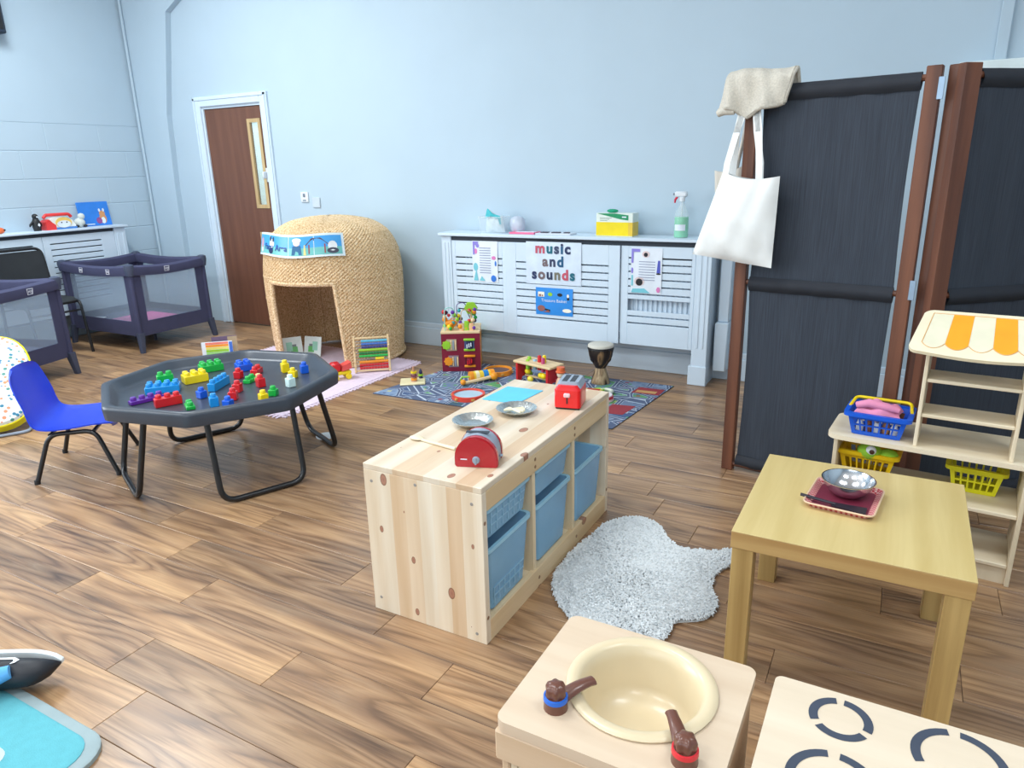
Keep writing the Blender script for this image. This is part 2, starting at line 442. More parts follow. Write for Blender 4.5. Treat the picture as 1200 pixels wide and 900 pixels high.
# door
dr = thing('door_1', 'brown veneered door with tall narrow glass panel beside white architrave', 'door'); dr['kind'] = 'structure'
mb = MB()
w = .075
mb.box(DX0 - w, DX0 + .012, YB - .022, YB + .005, 0, DZ + w, .006); mb.box(DX1 - .012, DX1 + w, YB - .022, YB + .005, 0, DZ + w, .006)
mb.box(DX0 + .012, DX1 - .012, YB - .022, YB + .005, DZ - .012, DZ + w, .006)
mb.box(DX0 - w + .012, DX0 - w + .03, YB - .03, YB - .02, 0, DZ + w - .012); mb.box(DX1 + w - .03, DX1 + w - .012, YB - .03, YB - .02, 0, DZ + w - .012); mb.box(DX0 - w + .012, DX1 + w - .012, YB - .03, YB - .02, DZ + w - .03, DZ + w - .012)
mb.box(DX0 - .0, DX0 + .03, YB, YB + .15, 0, DZ); mb.box(DX1 - .03, DX1, YB, YB + .15, 0, DZ); mb.box(DX0 + .03, DX1 - .03, YB, YB + .15, DZ - .03, DZ)
mb.build('door_frame', WHITE, dr, 0, 'white painted architrave')
lx0, lx1, lz1 = DX0 + .032, DX1 - .032, DZ - .033
v0, v1 = -5.232, -5.085
mb = MB(); ya, yb = YB + .012, YB + .056
mb.box(lx0, v0, ya, yb, .006, lz1); mb.box(v1, lx1, ya, yb, .006, lz1)
mb.box(v0, v1, ya, yb, 1.86, lz1); mb.box(v0, v1, ya, yb, .88, 1.11); mb.box(v0, v1, ya, yb, .006, .20)
leaf = mb.build('door_leaf', DOORW, dr, 0)
for z0, z1 in ((1.11, 1.86), (.20, .88)):
    mb = MB(); t = .024
    mb.box(v0 - .008, v0 + t, ya - .008, ya + .01, z0 - .008, z1 + .008); mb.box(v1 - t, v1 + .008, ya - .008, ya + .01, z0 - .008, z1 + .008)
    mb.box(v0 + t, v1 - t, ya - .008, ya + .01, z0 - .008, z0 + t); mb.box(v0 + t, v1 - t, ya - .008, ya + .01, z1 - t, z1 + .008)
    mb.build('glazing_bead', BEAD, leaf, 0, 'pale oak glazing bead')
    MB().box(v0, v1, ya + .018, ya + .024, z0, z1).build('glass_pane', plain('door_glass', (1, 1, 1), .03, alpha=.12, var=0), leaf, 0)
mb = MB(); mb.box(-5.066, -5.036, YB - .006, YB + .012, 1.33, 1.45, .004); mb.box(-5.066, -5.05, YB - .05, YB - .005, 1.36, 1.42, .006)
mb.build('door_handle', WHITE_PL, dr, 40, 'small white handle')
# corridor behind the door
mb = MB(); mb.box(-6.4, -4.2, 6.2, 6.3, 1.22, 2.9); mb.box(-6.45, -6.4, YB + .15, 6.2, 0, 2.9); mb.box(-4.2, -4.15, YB + .15, 6.2, 0, 2.9); mb.box(-6.4, -4.2, YB + .15, 6.2, 2.9, 2.95)
struct('wall_corridor', mb, CORR)
struct('trim_4', MB().box(-6.4, -4.2, 6.19, 6.29, 0, 1.22), YELLOWP)

def socket(x, z, w, h, name, label, dots):
    o = MB().box(-w / 2, w / 2, -.012, 0, -h / 2, h / 2, .003)
    t = thing(name, label, 'switch', (x, YB, z)); o.build('cover_plate', WHITE_PL if dots else tint('grey_plate', 196, 208, 218), t, 40)
    if dots:
        m = MB(); m.box(-.018, .018, -.016, -.011, -.03, -.022); m.box(-.012, .012, -.018, -.011, .0, .03, .003); m.build('rocker', tint('socket_grey', 120, 132, 145), t, 40)
socket(-4.63, 1.20, .085, .085, 'light_switch', 'small white light switch on wall right of door', True)
socket(-4.50, 1.155, .085, .085, 'blank_plate', 'plain grey blanking plate on wall above wicker den', False)
# speaker corner high on the block wall
t = thing('wall_speaker', 'dark grey speaker box high on left wall at frame edge', 'speaker', (XL, 3.35, 2.52))
MB().box(0, .14, -.2, .2, 0, .62, .01).build('case', plain('speaker_black', rgb(38, 50, 68), .5), t)
MB().box(.14, .145, -.18, .18, .03, .59).build('grille', BLACKP, t, 0)
# boxed pipe beside the radiator cover
t = thing('pipe_box', 'white boxed pipe casing on wall between radiator cover and folding screen', 'casing', (-.985, YB - .019, .085))
MB().box(-.038, .045, -.12, 0, 0, .325, .006).build('casing', WHITE, t)
MB().box(-.03, .04, -.085, 0, .325, .9, .006).build('pipe_cover', WHITE, t)
# pale ledge visible above the screen
t = thing('wall_ledge', 'pale ledge box on wall showing above right end of screen', 'shelf', (.55, YB, 1.78))
MB().box(-.42, .6, -.13, 0, 0, .09, .006).build('ledge', tint('ledge_white', 225, 238, 240), t)
MB().box(-.42, .6, -.12, 0, -.14, 0, .004).build('ledge_front', WHITE, t)

# ------------------------------------------------------------------ radiator covers
def poster(name, x0, x1, z0, z1, y, col_mat, label, cat, parent_art=None, tilt=0):
    t = thing(name, label, cat, ((x0 + x1) / 2, y, z1))
    w, h = x1 - x0, z1 - z0
    m = MB(); m.grid(lambda u, v: (-w / 2 + w * u + tilt * (-h * v), -.001 - .0035 * sin(pi * v) * (1 if tilt == 0 else .6), -h * v), 6, 6)
    m.build('paper', col_mat, t, 60); return t, w, h
def art(t, name, shapes, mat, dy=-.0052, label=None):
    """flat printed shapes (lists of x, z points) on the sheet of t, facing -Y"""
    for k, pts in enumerate(shapes):
        MB().raw([(x, dy - .00004 * k, z) for x, z in pts], [tuple(range(len(pts)))]).build(name, mat, t, 0, label)
def disc(cx, cz, rx, rz=None, n=12, a0=0, a1=360):
    rz = rz or rx; return [(cx + rx * cos(radians(a0 + (a1 - a0) * i / n)), cz + rz * sin(radians(a0 + (a1 - a0) * i / n))) for i in range(n if a1 - a0 == 360 else n + 1)]
def quad(x0, x1, z0, z1): return [(x0, z0), (x1, z0), (x1, z1), (x0, z1)]

rc = thing('radiator_cover', 'long white slatted radiator cover under the wall with music and sounds notice', 'radiator cover', (0, 0, 0))
YC = 4.495
mb = MB(); mb.box(-3.085, -1.03, YC - .03, YB - .02, .928, .95, .004); mb.build('shelf_top', WHITE, rc)
mb = MB(); mb.box(-2.99, -1.14, YC + .006, YC + .02, .895, .928); mb.build('shadow_gap', DARK, rc, 0)  # dark strip: shade under the shelf edge put into the colour
for side_ in (0, 1):
  mb = MB()
  if side_ == 0:
   mb.box(-3.07, -2.985, YC - .004, YC + .02, 0, .928, .003); mb.box(-3.05, -3.035, YC - .008, YC, .25, .88, .002); mb.box(-3.02, -3.005, YC - .008, YC, .25, .88, .002); mb.box(-3.07, -3.05, YC + .02, YB - .02, 0, .928)
  else:
   mb.box(-1.145, -1.045, YC - .004, YC + .02, 0, .928, .003); mb.box(-1.12, -1.105, YC - .008, YC, .25, .88, .002); mb.box(-1.085, -1.07, YC - .008, YC, .25, .88, .002); mb.box(-1.065, -1.045, YC + .02, YB - .02, 0, .928)
  mb.build('end_post', WHITE, rc, 0)
MB().box(-1.16, -1.04, YC - .012, YC + .02, 0, .13, .004).build('foot', WHITE, rc, 0)
PAN = [(-2.985, -2.515, (.772, .724, .676, .63, .579, .528, .479, .43, .38), -2.95, -2.55), (-2.515, -1.645, (.758, .709, .659, .611, .563, .513, .466, .416, .365), -2.431, -1.725),
       (-1.645, -1.145, (.817, .776, .728, .678, .63, .579, .541, .472, .43, .383), -1.59, -1.17)]
for x0, x1, slots, s0, s1 in PAN:
    ztop, zb, yo = .895, .232, YC + (0 if x0 != -2.515 else -.012)
    p = link('panel', MB().box(x0 + .002, s0, yo, yo + .016, zb, ztop, .002).box(s1, x1 - .002, yo, yo + .016, zb, ztop, .002)
             .box(s0, s1, yo, yo + .016, slots[0] + .005, ztop, .002).box(s0, s1, yo, yo + .016, zb, slots[-1] - .005, .002).mesh('panel', WHITE, 0), rc)
    for a, b in zip(slots, slots[1:]):
        if abs(a - .541) < .001:      # the missing slat where the radiator shows
            continue
        link('slat', MB().box(s0, s1, yo, yo + .012, b + .0045, a - .0045, .002).mesh('slat', WHITE, 0), p)
MB().box(-3.05, -1.066, YC + .1, YC + .105, .24, .9).build('shade_backing', plain('shade_board', rgb(96, 108, 120), .9), rc, 0)  # grey sheet whose colour stands in for the shadowed inside of the cover
rad = thing('radiator', 'white panel radiator showing through the gap in the slatted cover', 'radiator', (-1.95, YC + .05, .3))
MB().box(-.95, .82, 0, .03, 0, .5, .006).build('panel', WHITE, rad, 0)
for i in range(52):
    if i == 0: fm = MB().box(-.008, .008, -.012, 0, .02, .48, .004).mesh('fin', WHITE, 0)
    link('fin', fm, rad, loc=(-.93 + i * .0335, 0, 0))
# notices on the cover
yP = YC - .014
LAV = tint('lavender_print', 196, 200, 240, .6); LILAC = tint('lilac_print', 140, 130, 215, .6); PAPER = tint('white_paper', 228, 236, 246, .6)
AQUA = tint('aqua_print', 120, 200, 215, .6); GREYT = tint('grey_print', 150, 160, 186, .6); INK = tint('black_print', 25, 28, 36, .6); PKP = tint('pink_print', 225, 130, 190, .6); BLP = tint('blue_print', 45, 120, 215, .6)
t, w, h = poster('sea_notice', -2.80, -2.585, .597, .897, yP + .012, PAPER, 'white A4 notice with sea life border on left panel of cover', 'notice')
art(t, 'print', [quad(-.1, -.055, -.03, -.005), quad(-.1, -.085, -.1, -.03), disc(-.06, -.035, .014)], LILAC)
art(t, 'print', [quad(-.045, .05, -.047 - i * .018, -.053 - i * .018) for i in range(11)], GREYT)
art(t, 'print', [disc(-.08, -.19, .02, .03), [(-.1, -.29), (-.06, -.29), (-.075, -.2)], [(-.05, -.29), (.0, -.29), (-.03, -.255)]], AQUA)
art(t, 'print', [disc(.075, -.12, .02, .016, 5), disc(-.075, -.075, .012, .02)], PKP); art(t, 'print', [disc(.07, -.27, .022, .025), disc(.09, -.16, .008, .02)], BLP)
t, w, h = poster('title_notice', -2.345, -1.922, .611, .906, yP, tint('pale_card', 214, 228, 244, .5), 'large white card lettered music and sounds on middle panel', 'notice')
LC = [tint('ltr_red', 196, 84, 104), tint('ltr_teal', 24, 104, 122), tint('ltr_slate', 60, 74, 104), tint('ltr_dark', 44, 54, 90), tint('ltr_blue', 30, 90, 130), tint('ltr_navy', 38, 52, 94), tint('ltr_brown', 116, 100, 104), tint('ltr_deep', 40, 52, 84), tint('ltr_olive', 120, 116, 100)]
PLACE = Matrix.Translation((0, -.0062, 0)) @ Matrix.Rotation(pi / 2, 4, 'X')
lettering('lettering', [('music', -.003, -.076, .098), ('and', .0, -.166, .098), ('sounds', .0, -.256, .098)], LC, t, PLACE, .1, .004)
t, w, h = poster('picture_notice', -2.272, -1.984, .393, .587, yP, tint('azure_card', 40, 140, 225, .5), 'blue laminated card with small pictures below the music and sounds card', 'notice')
art(t, 'print', [quad(-.125, -.075, -.065, -.03), disc(.1, -.155, .035, .014), disc(.108, -.05, .009, .013)], CREAM)
art(t, 'print', [disc(-.03, -.045, .018, .014)], LIME); art(t, 'print', [disc(.045, -.045, .02, .012), quad(.1, .118, -.08, -.062), [(-.075, -.16), (-.03, -.165), (-.03, -.155), (-.07, -.148)]], INK)
art(t, 'print', [disc(-.1, -.148, .03, .022), [(-.085, -.175), (-.03, -.175), (-.045, -.158)]], tint('brown_print', 150, 95, 90), -.006); art(t, 'print', [quad(-.118, -.1, -.062, -.047), quad(-.094, -.085, -.062, -.05)], tint('brown_print', 150, 95, 90), -.0062)
lettering('lettering', [('Treasure Basket', 0, -.099, .03)], [PAPER], t, PLACE, .1)
t, w, h = poster('rhyme_notice', -1.571, -1.362, .588, .887, yP + .012, PAPER, 'white A4 notice with two black drawings on right panel of cover', 'notice')
art(t, 'print', [quad(-.102, -.045, -.028, -.008), quad(-.102, -.088, -.1, -.028), disc(-.095, -.15, .008, .02)], LILAC); art(t, 'print', [disc(-.005, -.045, .014), disc(-.045, -.225, .024)], INK, -.0056)
art(t, 'print', [disc(-.005, -.042, .026, .022, 10), disc(-.045, -.22, .036, .03, 10)], tint('peach_print', 225, 205, 205), -.0052)
art(t, 'print', [quad(-.05, .06, -.088 - i * .017, -.093 - i * .017) for i in range(8)], GREYT); art(t, 'print', [[(.078, -.08), (.092, -.08), (.096, -.16), (.07, -.16)]], tint('indigo_print', 80, 90, 190)); art(t, 'print', [disc(.083, -.166, .016, .006)], INK)
art(t, 'print', [quad(-.1, -.088, -.18, -.25), [(-.1, -.295), (.03, -.295), (-.01, -.265), (-.09, -.27)]], AQUA, -.005); art(t, 'print', [disc(.085, -.27, .014, .02, 6)], PKP)

# left radiator cover along the block wall
lc = thing('radiator_cover', 'white radiator cover against the block wall behind the travel cots', 'radiator cover', (0, 0, 0))
xf = -6.475
MB().box(XL, xf + .03, 2.3, 4.24, .955, .975, .004).build('shelf_top', WHITE, lc)
MB().box(xf - .02, xf - .006, 2.4, 4.10, .925, .955).build('shadow_gap', DARK, lc, 0)  # shade below this shelf painted as a dark strip too
mb = MB(); mb.box(xf - .02, xf + .004, 4.11, 4.22, 0, .955, .003); mb.box(XL, xf - .02, 4.2, 4.22, 0, .955); mb.box(xf, xf + .008, 4.13, 4.145, .2, .9, .002); mb.box(xf, xf + .008, 4.185, 4.2, .2, .9, .002)
mb.build('end_post', WHITE, lc, 0)
for y0, y1, s0, s1 in ((3.46, 4.11, 3.52, 3.98), (2.75, 3.46, 2.83, 3.38), (2.3, 2.75, 2.35, 2.68)):
    zs = [.858 - .05 * i for i in range(11)]
    p = link('panel', MB().box(xf - .016, xf, y0 + .002, s0, .23, .925, .002).box(xf - .016, xf, s1, y1 - .002, .23, .925, .002).box(xf - .016, xf, s0, s1, zs[0] + .005, .925, .002).box(xf - .016, xf, s0, s1, .23, zs[-1] - .005, .002).mesh('panel', WHITE, 0), lc)
    for a, b in zip(zs, zs[1:]): link('slat', MB().box(xf - .014, xf - .002, s0, s1, b + .0045, a - .0045, .002).mesh('slat', WHITE, 0), p)
MB().box(xf - .1, xf - .095, 2.35, 4.19, .24, .92).build('shade_backing', plain('shade_board', rgb(96, 108, 120), .9), lc, 0)  # grey sheet coloured as the shade behind the slats

# ================================================================== OBJECTS: shelf unit with trays
PINE = wood('pine', rgb(220, 200, 172), rgb(238, 226, 206), 'Z', .5, .8, .45, knots='Y', boards=('X', .052))
PINET = wood('pine_top', rgb(212, 194, 170), rgb(230, 218, 200), 'Y', .45, .8, .4, knots='Z', boards=('X', .058))
PINEY = wood('pine_rail', rgb(216, 186, 142), rgb(236, 212, 174), 'Y', .5, .8, .5, knots='X')
PINEZ = wood('pine_divider', rgb(222, 198, 160), rgb(242, 224, 192), 'Z', .5, .8, .4)
ux0, ux1, uy0, uy1, uh = -1.413, -.978, 1.568, 2.572, .527
un = thing('shelf_unit', 'low pine shelf unit holding blue see-through trays in the middle of floor', 'shelf unit', (ux0, uy0, 0))
uw, ul = ux1 - ux0, uy1 - uy0; tb = .026
MB().box(0, uw, 0, tb, 0, uh - .02, .0015).build('end_panel', PINE, un, 0)
MB().box(0, uw, ul - tb, ul, 0, uh - .02, .0015).build('end_panel', PINE, un, 0)
MB().box(0, uw, 0, ul, uh - .02, uh, .002).build('top', PINET, un, 0)
MB().box(uw - .02, uw, tb, ul - tb, uh - .085, uh - .02, .0015).build('rail', PINEY, un, 0)
MB().box(uw - .02, uw, tb, ul - tb, 0, .075, .0015).build('rail', PINEY, un, 0)
MB().box(0, .018, tb, ul - tb, 0, .075, .0015).build('rail', PINEY, un, 0)
MB().box(0, .018, tb, ul - tb, uh - .085, uh - .02, .0015).build('rail', PINEY, un, 0)
MB().box(.018, uw - .02, tb, ul - tb, .055, .07).build('base_board', PINEZ, un, 0)
cw = (ul - 2 * tb - 2 * .02) / 3; ys = []
for i in range(3):
    y0 = tb + i * (cw + .02); ys.append((y0, y0 + cw))
    if i < 2: MB().box(.006, uw - .006, y0 + cw, y0 + cw + .02, .07, uh - .02, .001).build('divider', PINEZ, un, 0)
for (y0, y1) in ys:
    for zz in (.2915, .4265):
        for a in (y0, y1 - .008):
            link('runner', MB().box(.02, uw - .03, a, a + .008, zz - .012, zz - .002).mesh('runner', PINEZ, 0), un)
for (yy, zz) in ((.012, .09), (.012, .41), (.34, uh - .04), (.34, uh - .066), (.66, uh - .04), (.66, uh - .066), (ul - .012, .1), (.36, .036), (.68, .036)):
    m = MB().at((uw, yy, zz), 0, 0, pi / 2); m.lathe([(0, .0012), (.006, .001), (.0065, 0)], 10); m.build('screw_cap', tint('screw_bronze', 140, 105, 75), un, 40)
for (xx, zz) in ((.03, .47), (.2, .49), (.4, .47), (.03, .05), (.4, .03)):
    m = MB().at((xx, 0, zz), 0, pi / 2); m.lathe([(0, .0012), (.005, .001), (.0055, 0)], 10); m.build('screw_cap', tint('screw_grey', 150, 145, 140), un, 40)
TRAYB = plain('tray_plastic', rgb(150, 204, 240), .25, alpha=.58, var=.03, spec=.6); TRAYR = plain('tray_rim', rgb(160, 212, 238), .3, alpha=.93, var=.03)
def tray(col, zrim, depth, label, mesh_side=True):
    y0, y1 = ys[col]; yc = (y0 + y1) / 2; hw = (y1 - y0) / 2 - .011
    t = thing('tray', label, 'tray', (ux0 + uw / 2, uy0 + yc, zrim - depth), 0, 'blue trays in the pine shelf unit')
    hl = uw / 2 - .006; tp = .80 if depth > .15 else .88; tk = .002
    lo = rrect(-hl * .94, hl * .93, -hw * tp, hw * tp, .02); hi = rrect(-hl, hl - .004, -hw * .96, hw * .96, .02)
    lo2 = rrect(-hl * .94 + tk, hl * .93 - tk, -hw * tp + tk, hw * tp - tk, .02); hi2 = rrect(-hl + tk, hl - .004 - tk, -hw * .96 + tk, hw * .96 - tk, .02)
    m = MB(); m.frustum(lo, hi, 0, depth, True, False); m.frustum(lo2, hi2, tk, depth, True, False)
    m.build('body', TRAYB, t, 50)
    o1, o2 = rrect(-hl - .002, hl, -hw - .008, hw + .008, .022), rrect(-hl + .008, hl - .010, -hw + .004, hw - .004, .018)
    m = MB(); n = len(o1)
    for za, zb in ((depth - .012, depth),):
        A = [m._v((x, y, za)) for x, y in o1]; B = [m._v((x, y, zb)) for x, y in o1]; Cc = [m._v((x, y, zb)) for x, y in o2]; D = [m._v((x, y, za)) for x, y in o2]
        for i in range(n):
            j = (i + 1) % n
            m.face([A[i], A[j], B[j], B[i]]); m.face([B[i], B[j], Cc[j], Cc[i]]); m.face([Cc[i], Cc[j], D[j], D[i]]); m.face([D[i], D[j], A[j], A[i]])
    m.build('rim', TRAYR, t, 40)
    if not mesh_side: return t
    fx0, fx1 = hl * .93, hl - .004
    rows = 3 if depth < .15 else 2
    bm_ = None; mm = MB()
    for rI in range(rows):
        z = (.018 + rI * .03) if depth > .15 else (.012 + rI * .028)
        xf_ = fx0 + (fx1 - fx0) * z / depth
        for k in range(6):
            hwz = hw * (tp + (.96 - tp) * z / depth)
            a = -hwz * .86 + 2 * hwz * .86 * k / 6; mm.box(xf_ - .001, xf_ + .0035, a, a + .005, z, z + .024)
        mm.box(xf_ - .001, xf_ + .0035, -hwz * .86, hwz * .86, z + .024, z + .029)
    o = mm.build('lattice', plain('tray_lattice', rgb(160, 210, 240), .3, alpha=.6), t, 0); o['kind'] = 'stuff'
    return t
tray(0, .437, .105, 'shallow blue tray at near end of pine unit, upper one, toys inside')
tray(0, .302, .225, 'deep blue lattice tray at near end of pine unit, lower one')
tray(1, .437, .105, 'shallow blue tray in middle bay of pine unit, upper one', False)
tray(1, .302, .225, 'deep blue tray in middle bay of pine unit, lower one', False)
tray(2, .302, .225, 'deep blue tray alone in far bay of pine unit', False)
def lump(name, label, cat, c, r, mat, seed, sc=(1, 1, 1), group=None, amp=.25, seg=14):
    rn = random.Random(seed); ph = [rn.random() * 6.28 for _ in range(6)]
    m = MB(); n = 9
    prof = [(r * sin(pi * i / n), -r * cos(pi * i / n)) for i in range(n + 1)]
    m.T = Matrix.Diagonal((*sc, 1)); m.lathe(prof, seg, (0, 0, 0), lambda a, z: 1 + amp * (.5 * sin(2 * a + ph[0] + z * 40) + .3 * sin(3 * a + ph[1]) + .3 * sin(5 * a + ph[2] - z * 60)))
    o = m.build(name, mat, None, 60); o.location = c; return tag(o, label, cat, group)
def cyl_x(m, x0, x1, y, z, r, seg=14):
    T = m.T; m.T = T @ Matrix.Translation((x0, y, z)) @ Matrix.Rotation(pi / 2, 4, 'Y'); m.lathe([(0, 0), (r, 0), (r, x1 - x0), (0, x1 - x0)], seg); m.T = T
# toys in the near trays
tyc = uy0 + (ys[0][0] + ys[0][1]) / 2
t = thing('toy_car', 'red toy car lying in the upper near tray of pine unit', 'toy car', (ux0 + .33, tyc + .04, .3355), .5)
MB().box(-.06, .06, -.028, .028, .018, .048, .008).box(-.03, .035, -.024, .024, .046, .074, .01).build('body', RED, t)
for x in (-.036, .036):
    for y in (-.03, .03):
        m = MB(); m.T = Matrix.Translation((x, y, .018)) @ Matrix.Rotation(pi / 2, 4, 'X'); m.lathe([(0, -.006), (.017, -.006), (.018, 0), (.017, .006), (0, .006)], 14); m.build('wheel', BLACKP, t)
tag(MB().lathe([(0, 0), (.028, 0), (.034, .055), (.030, .055), (.025, .005), (0, .005)], 16).build('toy_cup', DKRED), 'dark red toy cup in the upper near tray of pine unit', 'toy cup').location = (ux0 + .22, tyc - .06, .335)
for k, (dx, dy, rr_) in enumerate(((.3, -.055, .045), (.31, .055, .045))):
    lump('cloth_bundle', ['crumpled white cloth at left in lower near tray', 'crumpled white cloth at right in lower near tray'][k], 'cloth', (ux0 + dx, tyc + dy, .082 + rr_ * .8), rr_, tint('white_cloth', 205, 212, 215, .8), k, (1, 1, .9), 'white cloths in the lower near tray')
lump('cloth_bundle', 'cream crumpled cloth in the deep tray of far bay', 'cloth', (ux0 + .3, uy0 + (ys[2][0] + ys[2][1]) / 2 - .03, .136), .055, tint('cream_cloth', 220, 220, 200, .8), 9)
lump('cloth_bundle', 'pale crumpled cloth in the deep tray of middle bay', 'cloth', (ux0 + .3, uy0 + (ys[1][0] + ys[1][1]) / 2 + .02, .136), .055, tint('pale_cloth', 190, 210, 220, .8), 11)

# ------------------------------------------------------------------ things on top of the unit
UZ = uh + .0005
t = thing('toy_toaster', 'dark red toy toaster with rounded top on near end of pine unit', 'toy toaster', (-1.085, 1.735, UZ), radians(20))
def arch(w, h, n=14, base=.02):
    pts = [(w / 2, base * .3), (w / 2 - base * .2, 0), (-w / 2 + base * .2, 0), (-w / 2, base * .3)]
    for i in range(n + 1):
        a = pi - pi * i / n; pts.append((w / 2 * cos(a), h * .30 + h * .70 * sin(a)))
    return pts
def ex_y(m, pts, y0, y1):
    T = m.T; m.T = T @ Matrix.Rotation(pi / 2, 4, 'X'); m.prism(pts, -y1, -y0); m.T = T
m = MB(); ex_y(m, arch(.135, .098), -.045, -.030); ex_y(m, arch(.128, .092), -.048, -.045); m.build('side_panel', plain('toaster_red', rgb(178, 10, 34), .2, coat=.5, var=.03), t, 50)
m = MB(); ex_y(m, arch(.135, .098), .030, .045); m.build('side_panel', plain('toaster_red', rgb(178, 10, 34), .2), t, 50)
m = MB(); ex_y(m, arch(.129, .1), -.030, .030); m.build('body', GREYP, t, 50)
MB().box(-.036, .036, -.014, .002, .099, .1012).build('slot', DARK, t, 0)
m = MB(); m.T = Matrix.Translation((.0, -.047, .024)) @ Matrix.Rotation(pi / 2, 4, 'X'); m.lathe([(0, .010), (.010, .009), (.0125, 0)], 14); m.box(-.002, .002, -.011, .011, .008, .014); m.build('dial', GREYP, t)
MB().box(.064, .075, -.006, .006, .02, .026, .002).build('lever', GREYP, t)
MB().box(-.048, -.028, -.0494, -.0478, .024, .027).build('print', PAPER, t, 0)
t = thing('toy_toaster', 'bright red toy toaster with grey two slot top at far end of unit', 'toy toaster', (-1.052, 2.355, UZ), radians(12))
m = MB(); m.frustum(rrect(-.05, .05, -.062, .062, .012), rrect(-.05, .05, -.062, .062, .012), .008, .075); m.frustum(rrect(-.05, .05, -.062, .062, .012), rrect(-.036, .036, -.06, .06, .012), .075, .094); m.build('body', plain('toaster_bright', rgb(232, 24, 30), .3, coat=.4, var=.03), t, 50)
m = MB(); m.frustum(rrect(-.0485, .0485, -.05, .065, .014), rrect(-.038, .038, -.045, .06, .014), .08, .104); m.build('top', GREYP, t, 50)
for x in (-.026, .004): MB().box(x, x + .02, -.035, .05, .103, .1048).build('slot', DARK, t, 0)
MB().box(-.046, .046, -.058, .058, 0, .009, .003).build('base', BLACKP, t)
MB().box(-.012, .012, -.071, -.060, .05, .066, .003).build('lever', tint('lever_pink', 240, 200, 205), t)
MB().box(-.0025, .0025, -.0632, -.0615, .024, .05).build('lever_slot', BLACKP, t, 0)
FOIL = plain('foil', rgb(216, 220, 218), .26, 1.0, var=.14, vscale=90, bump=.9, bscale=70)
def foil_plate(loc, label, rad, tilt):
    t = thing('foil_plate', label, 'foil plate', loc, 0, 'foil plates on the pine unit')
    fl_ = lambda a, z: 1 + (.022 * sin(a * 26) if z > .012 else 0)
    m = MB(); m.lathe([(0, .0015), (rad * .62, .0015), (rad * .70, .004), (rad * .93, .020), (rad, .021), (rad, .0225), (rad * .92, .0215), (rad * .69, .0052), (rad * .6, .0027), (0, .0027)], 78, (0, 0, 0), fl_)
    m.build('dish', FOIL, t, 60); return t
foil_plate((-1.275, 2.005, UZ), 'foil plate just behind the dark red toy toaster', .073, 0)
tp2 = foil_plate((-1.195, 2.185, UZ), 'foil plate holding pale sticks beside the blue sheet', .076, 0)
for i in range(5):
    a = -.5 + i * .3; m = MB(); m.at((-1.195, 2.175, UZ + .012), a); m.tube([(-.04, 0 + i * .004, .0), (.035, i * .004, .003)], .0045, 6)
    tag(m.build('wooden_stick', tint('stick_cream', 235, 225, 195, .6)), 'pale wooden stick in far foil plate, ' + ('nearest', 'second nearest', 'middle', 'second farthest', 'farthest')[i] + ' of five', 'stick', 'pale sticks in the far foil plate')
m = MB(); m.prism([(-1.395, 2.27), (-1.245, 2.275), (-1.225, 2.47), (-1.385, 2.46)], UZ, UZ + .002)
tag(m.build('blue_sheet', tint('sky_card', 96, 196, 236, .5), None, 0), 'sheet of sky blue card lying on far end of pine unit', 'card')
t = thing('wooden_spoon', 'pale wooden spoon lying on pine unit left of dark toaster', 'spoon', (-1.3, 1.79, UZ), radians(-8))
m = MB(); m.tube([(-.05, 0, .005), (.1, .0, .006)], [.0045, .0055], 8); m.build('handle', tint('spoon_wood', 232, 218, 186, .5), t)
m = MB(); m.ball((-.075, .003, .006), .022, 14, (1.3, .8, .26)); m.build('bowl', tint('spoon_wood', 232, 218, 186, .5), t)

# ================================================================== oak table with basket tray
OAK = wood('oak_top', rgb(198, 174, 114), rgb(216, 195, 138), 'Y', .38, .8, .35)
OAKS = wood('oak_edge', rgb(172, 134, 82), rgb(198, 164, 108), 'X', .42, .8, .5)
OAKL = wood('oak_leg', rgb(160, 128, 76), rgb(204, 172, 112), 'Z', .42, 1.0, .6)
tx0, tx1, ty0, ty1 = -.318, .245, 1.775, 2.368
tb_ = thing('side_table', 'square oak veneer side table with thick legs in right foreground', 'table', ((tx0 + tx1) / 2, (ty0 + ty1) / 2, 0))
hx, hy = (tx1 - tx0) / 2, (ty1 - ty0) / 2
MB().box(-hx, hx, -hy, hy, .449, .452, .0008).build('table_top', OAK, tb_, 0)
MB().box(-hx, hx, -hy, hy, .402, .449, .001).build('table_edge', OAKS, tb_, 0)
for sx in (-1, 1):
    for sy in (-1, 1):
        a, b = (hx - .004) * sx, (hy - .004) * sy
        MB().box(min(a, a - .056 * sx), max(a, a - .056 * sx), min(b, b - .056 * sy), max(b, b - .056 * sy), 0, .402, .0015).build('leg', OAKL, tb_, 0)
TZ = .4525
t = thing('basket_tray', 'small red and white woven tray lined in dark red on oak table', 'tray', (-.067, 2.095, TZ), radians(-6))
m = MB(); o1 = rrect(-.085, .085, -.095, .095, .018); m.frustum(rrect(-.075, .075, -.085, .085, .016), rrect(-.078, .078, -.088, .088, .016), .002, .006)
m.build('lining', tint('tray_maroon', 122, 40, 62, .45), t)
n = len(o1); m = MB(); q = [(.0, 0, 0)]
m.frustum(rrect(-.078, .078, -.088, .088, .016), rrect(-.092, .092, -.102, .102, .02), .0, .016, True, False); m.frustum(rrect(-.074, .074, -.084, .084, .016), rrect(-.090, .090, -.100, .100, .02), .006, .0165, False, False)
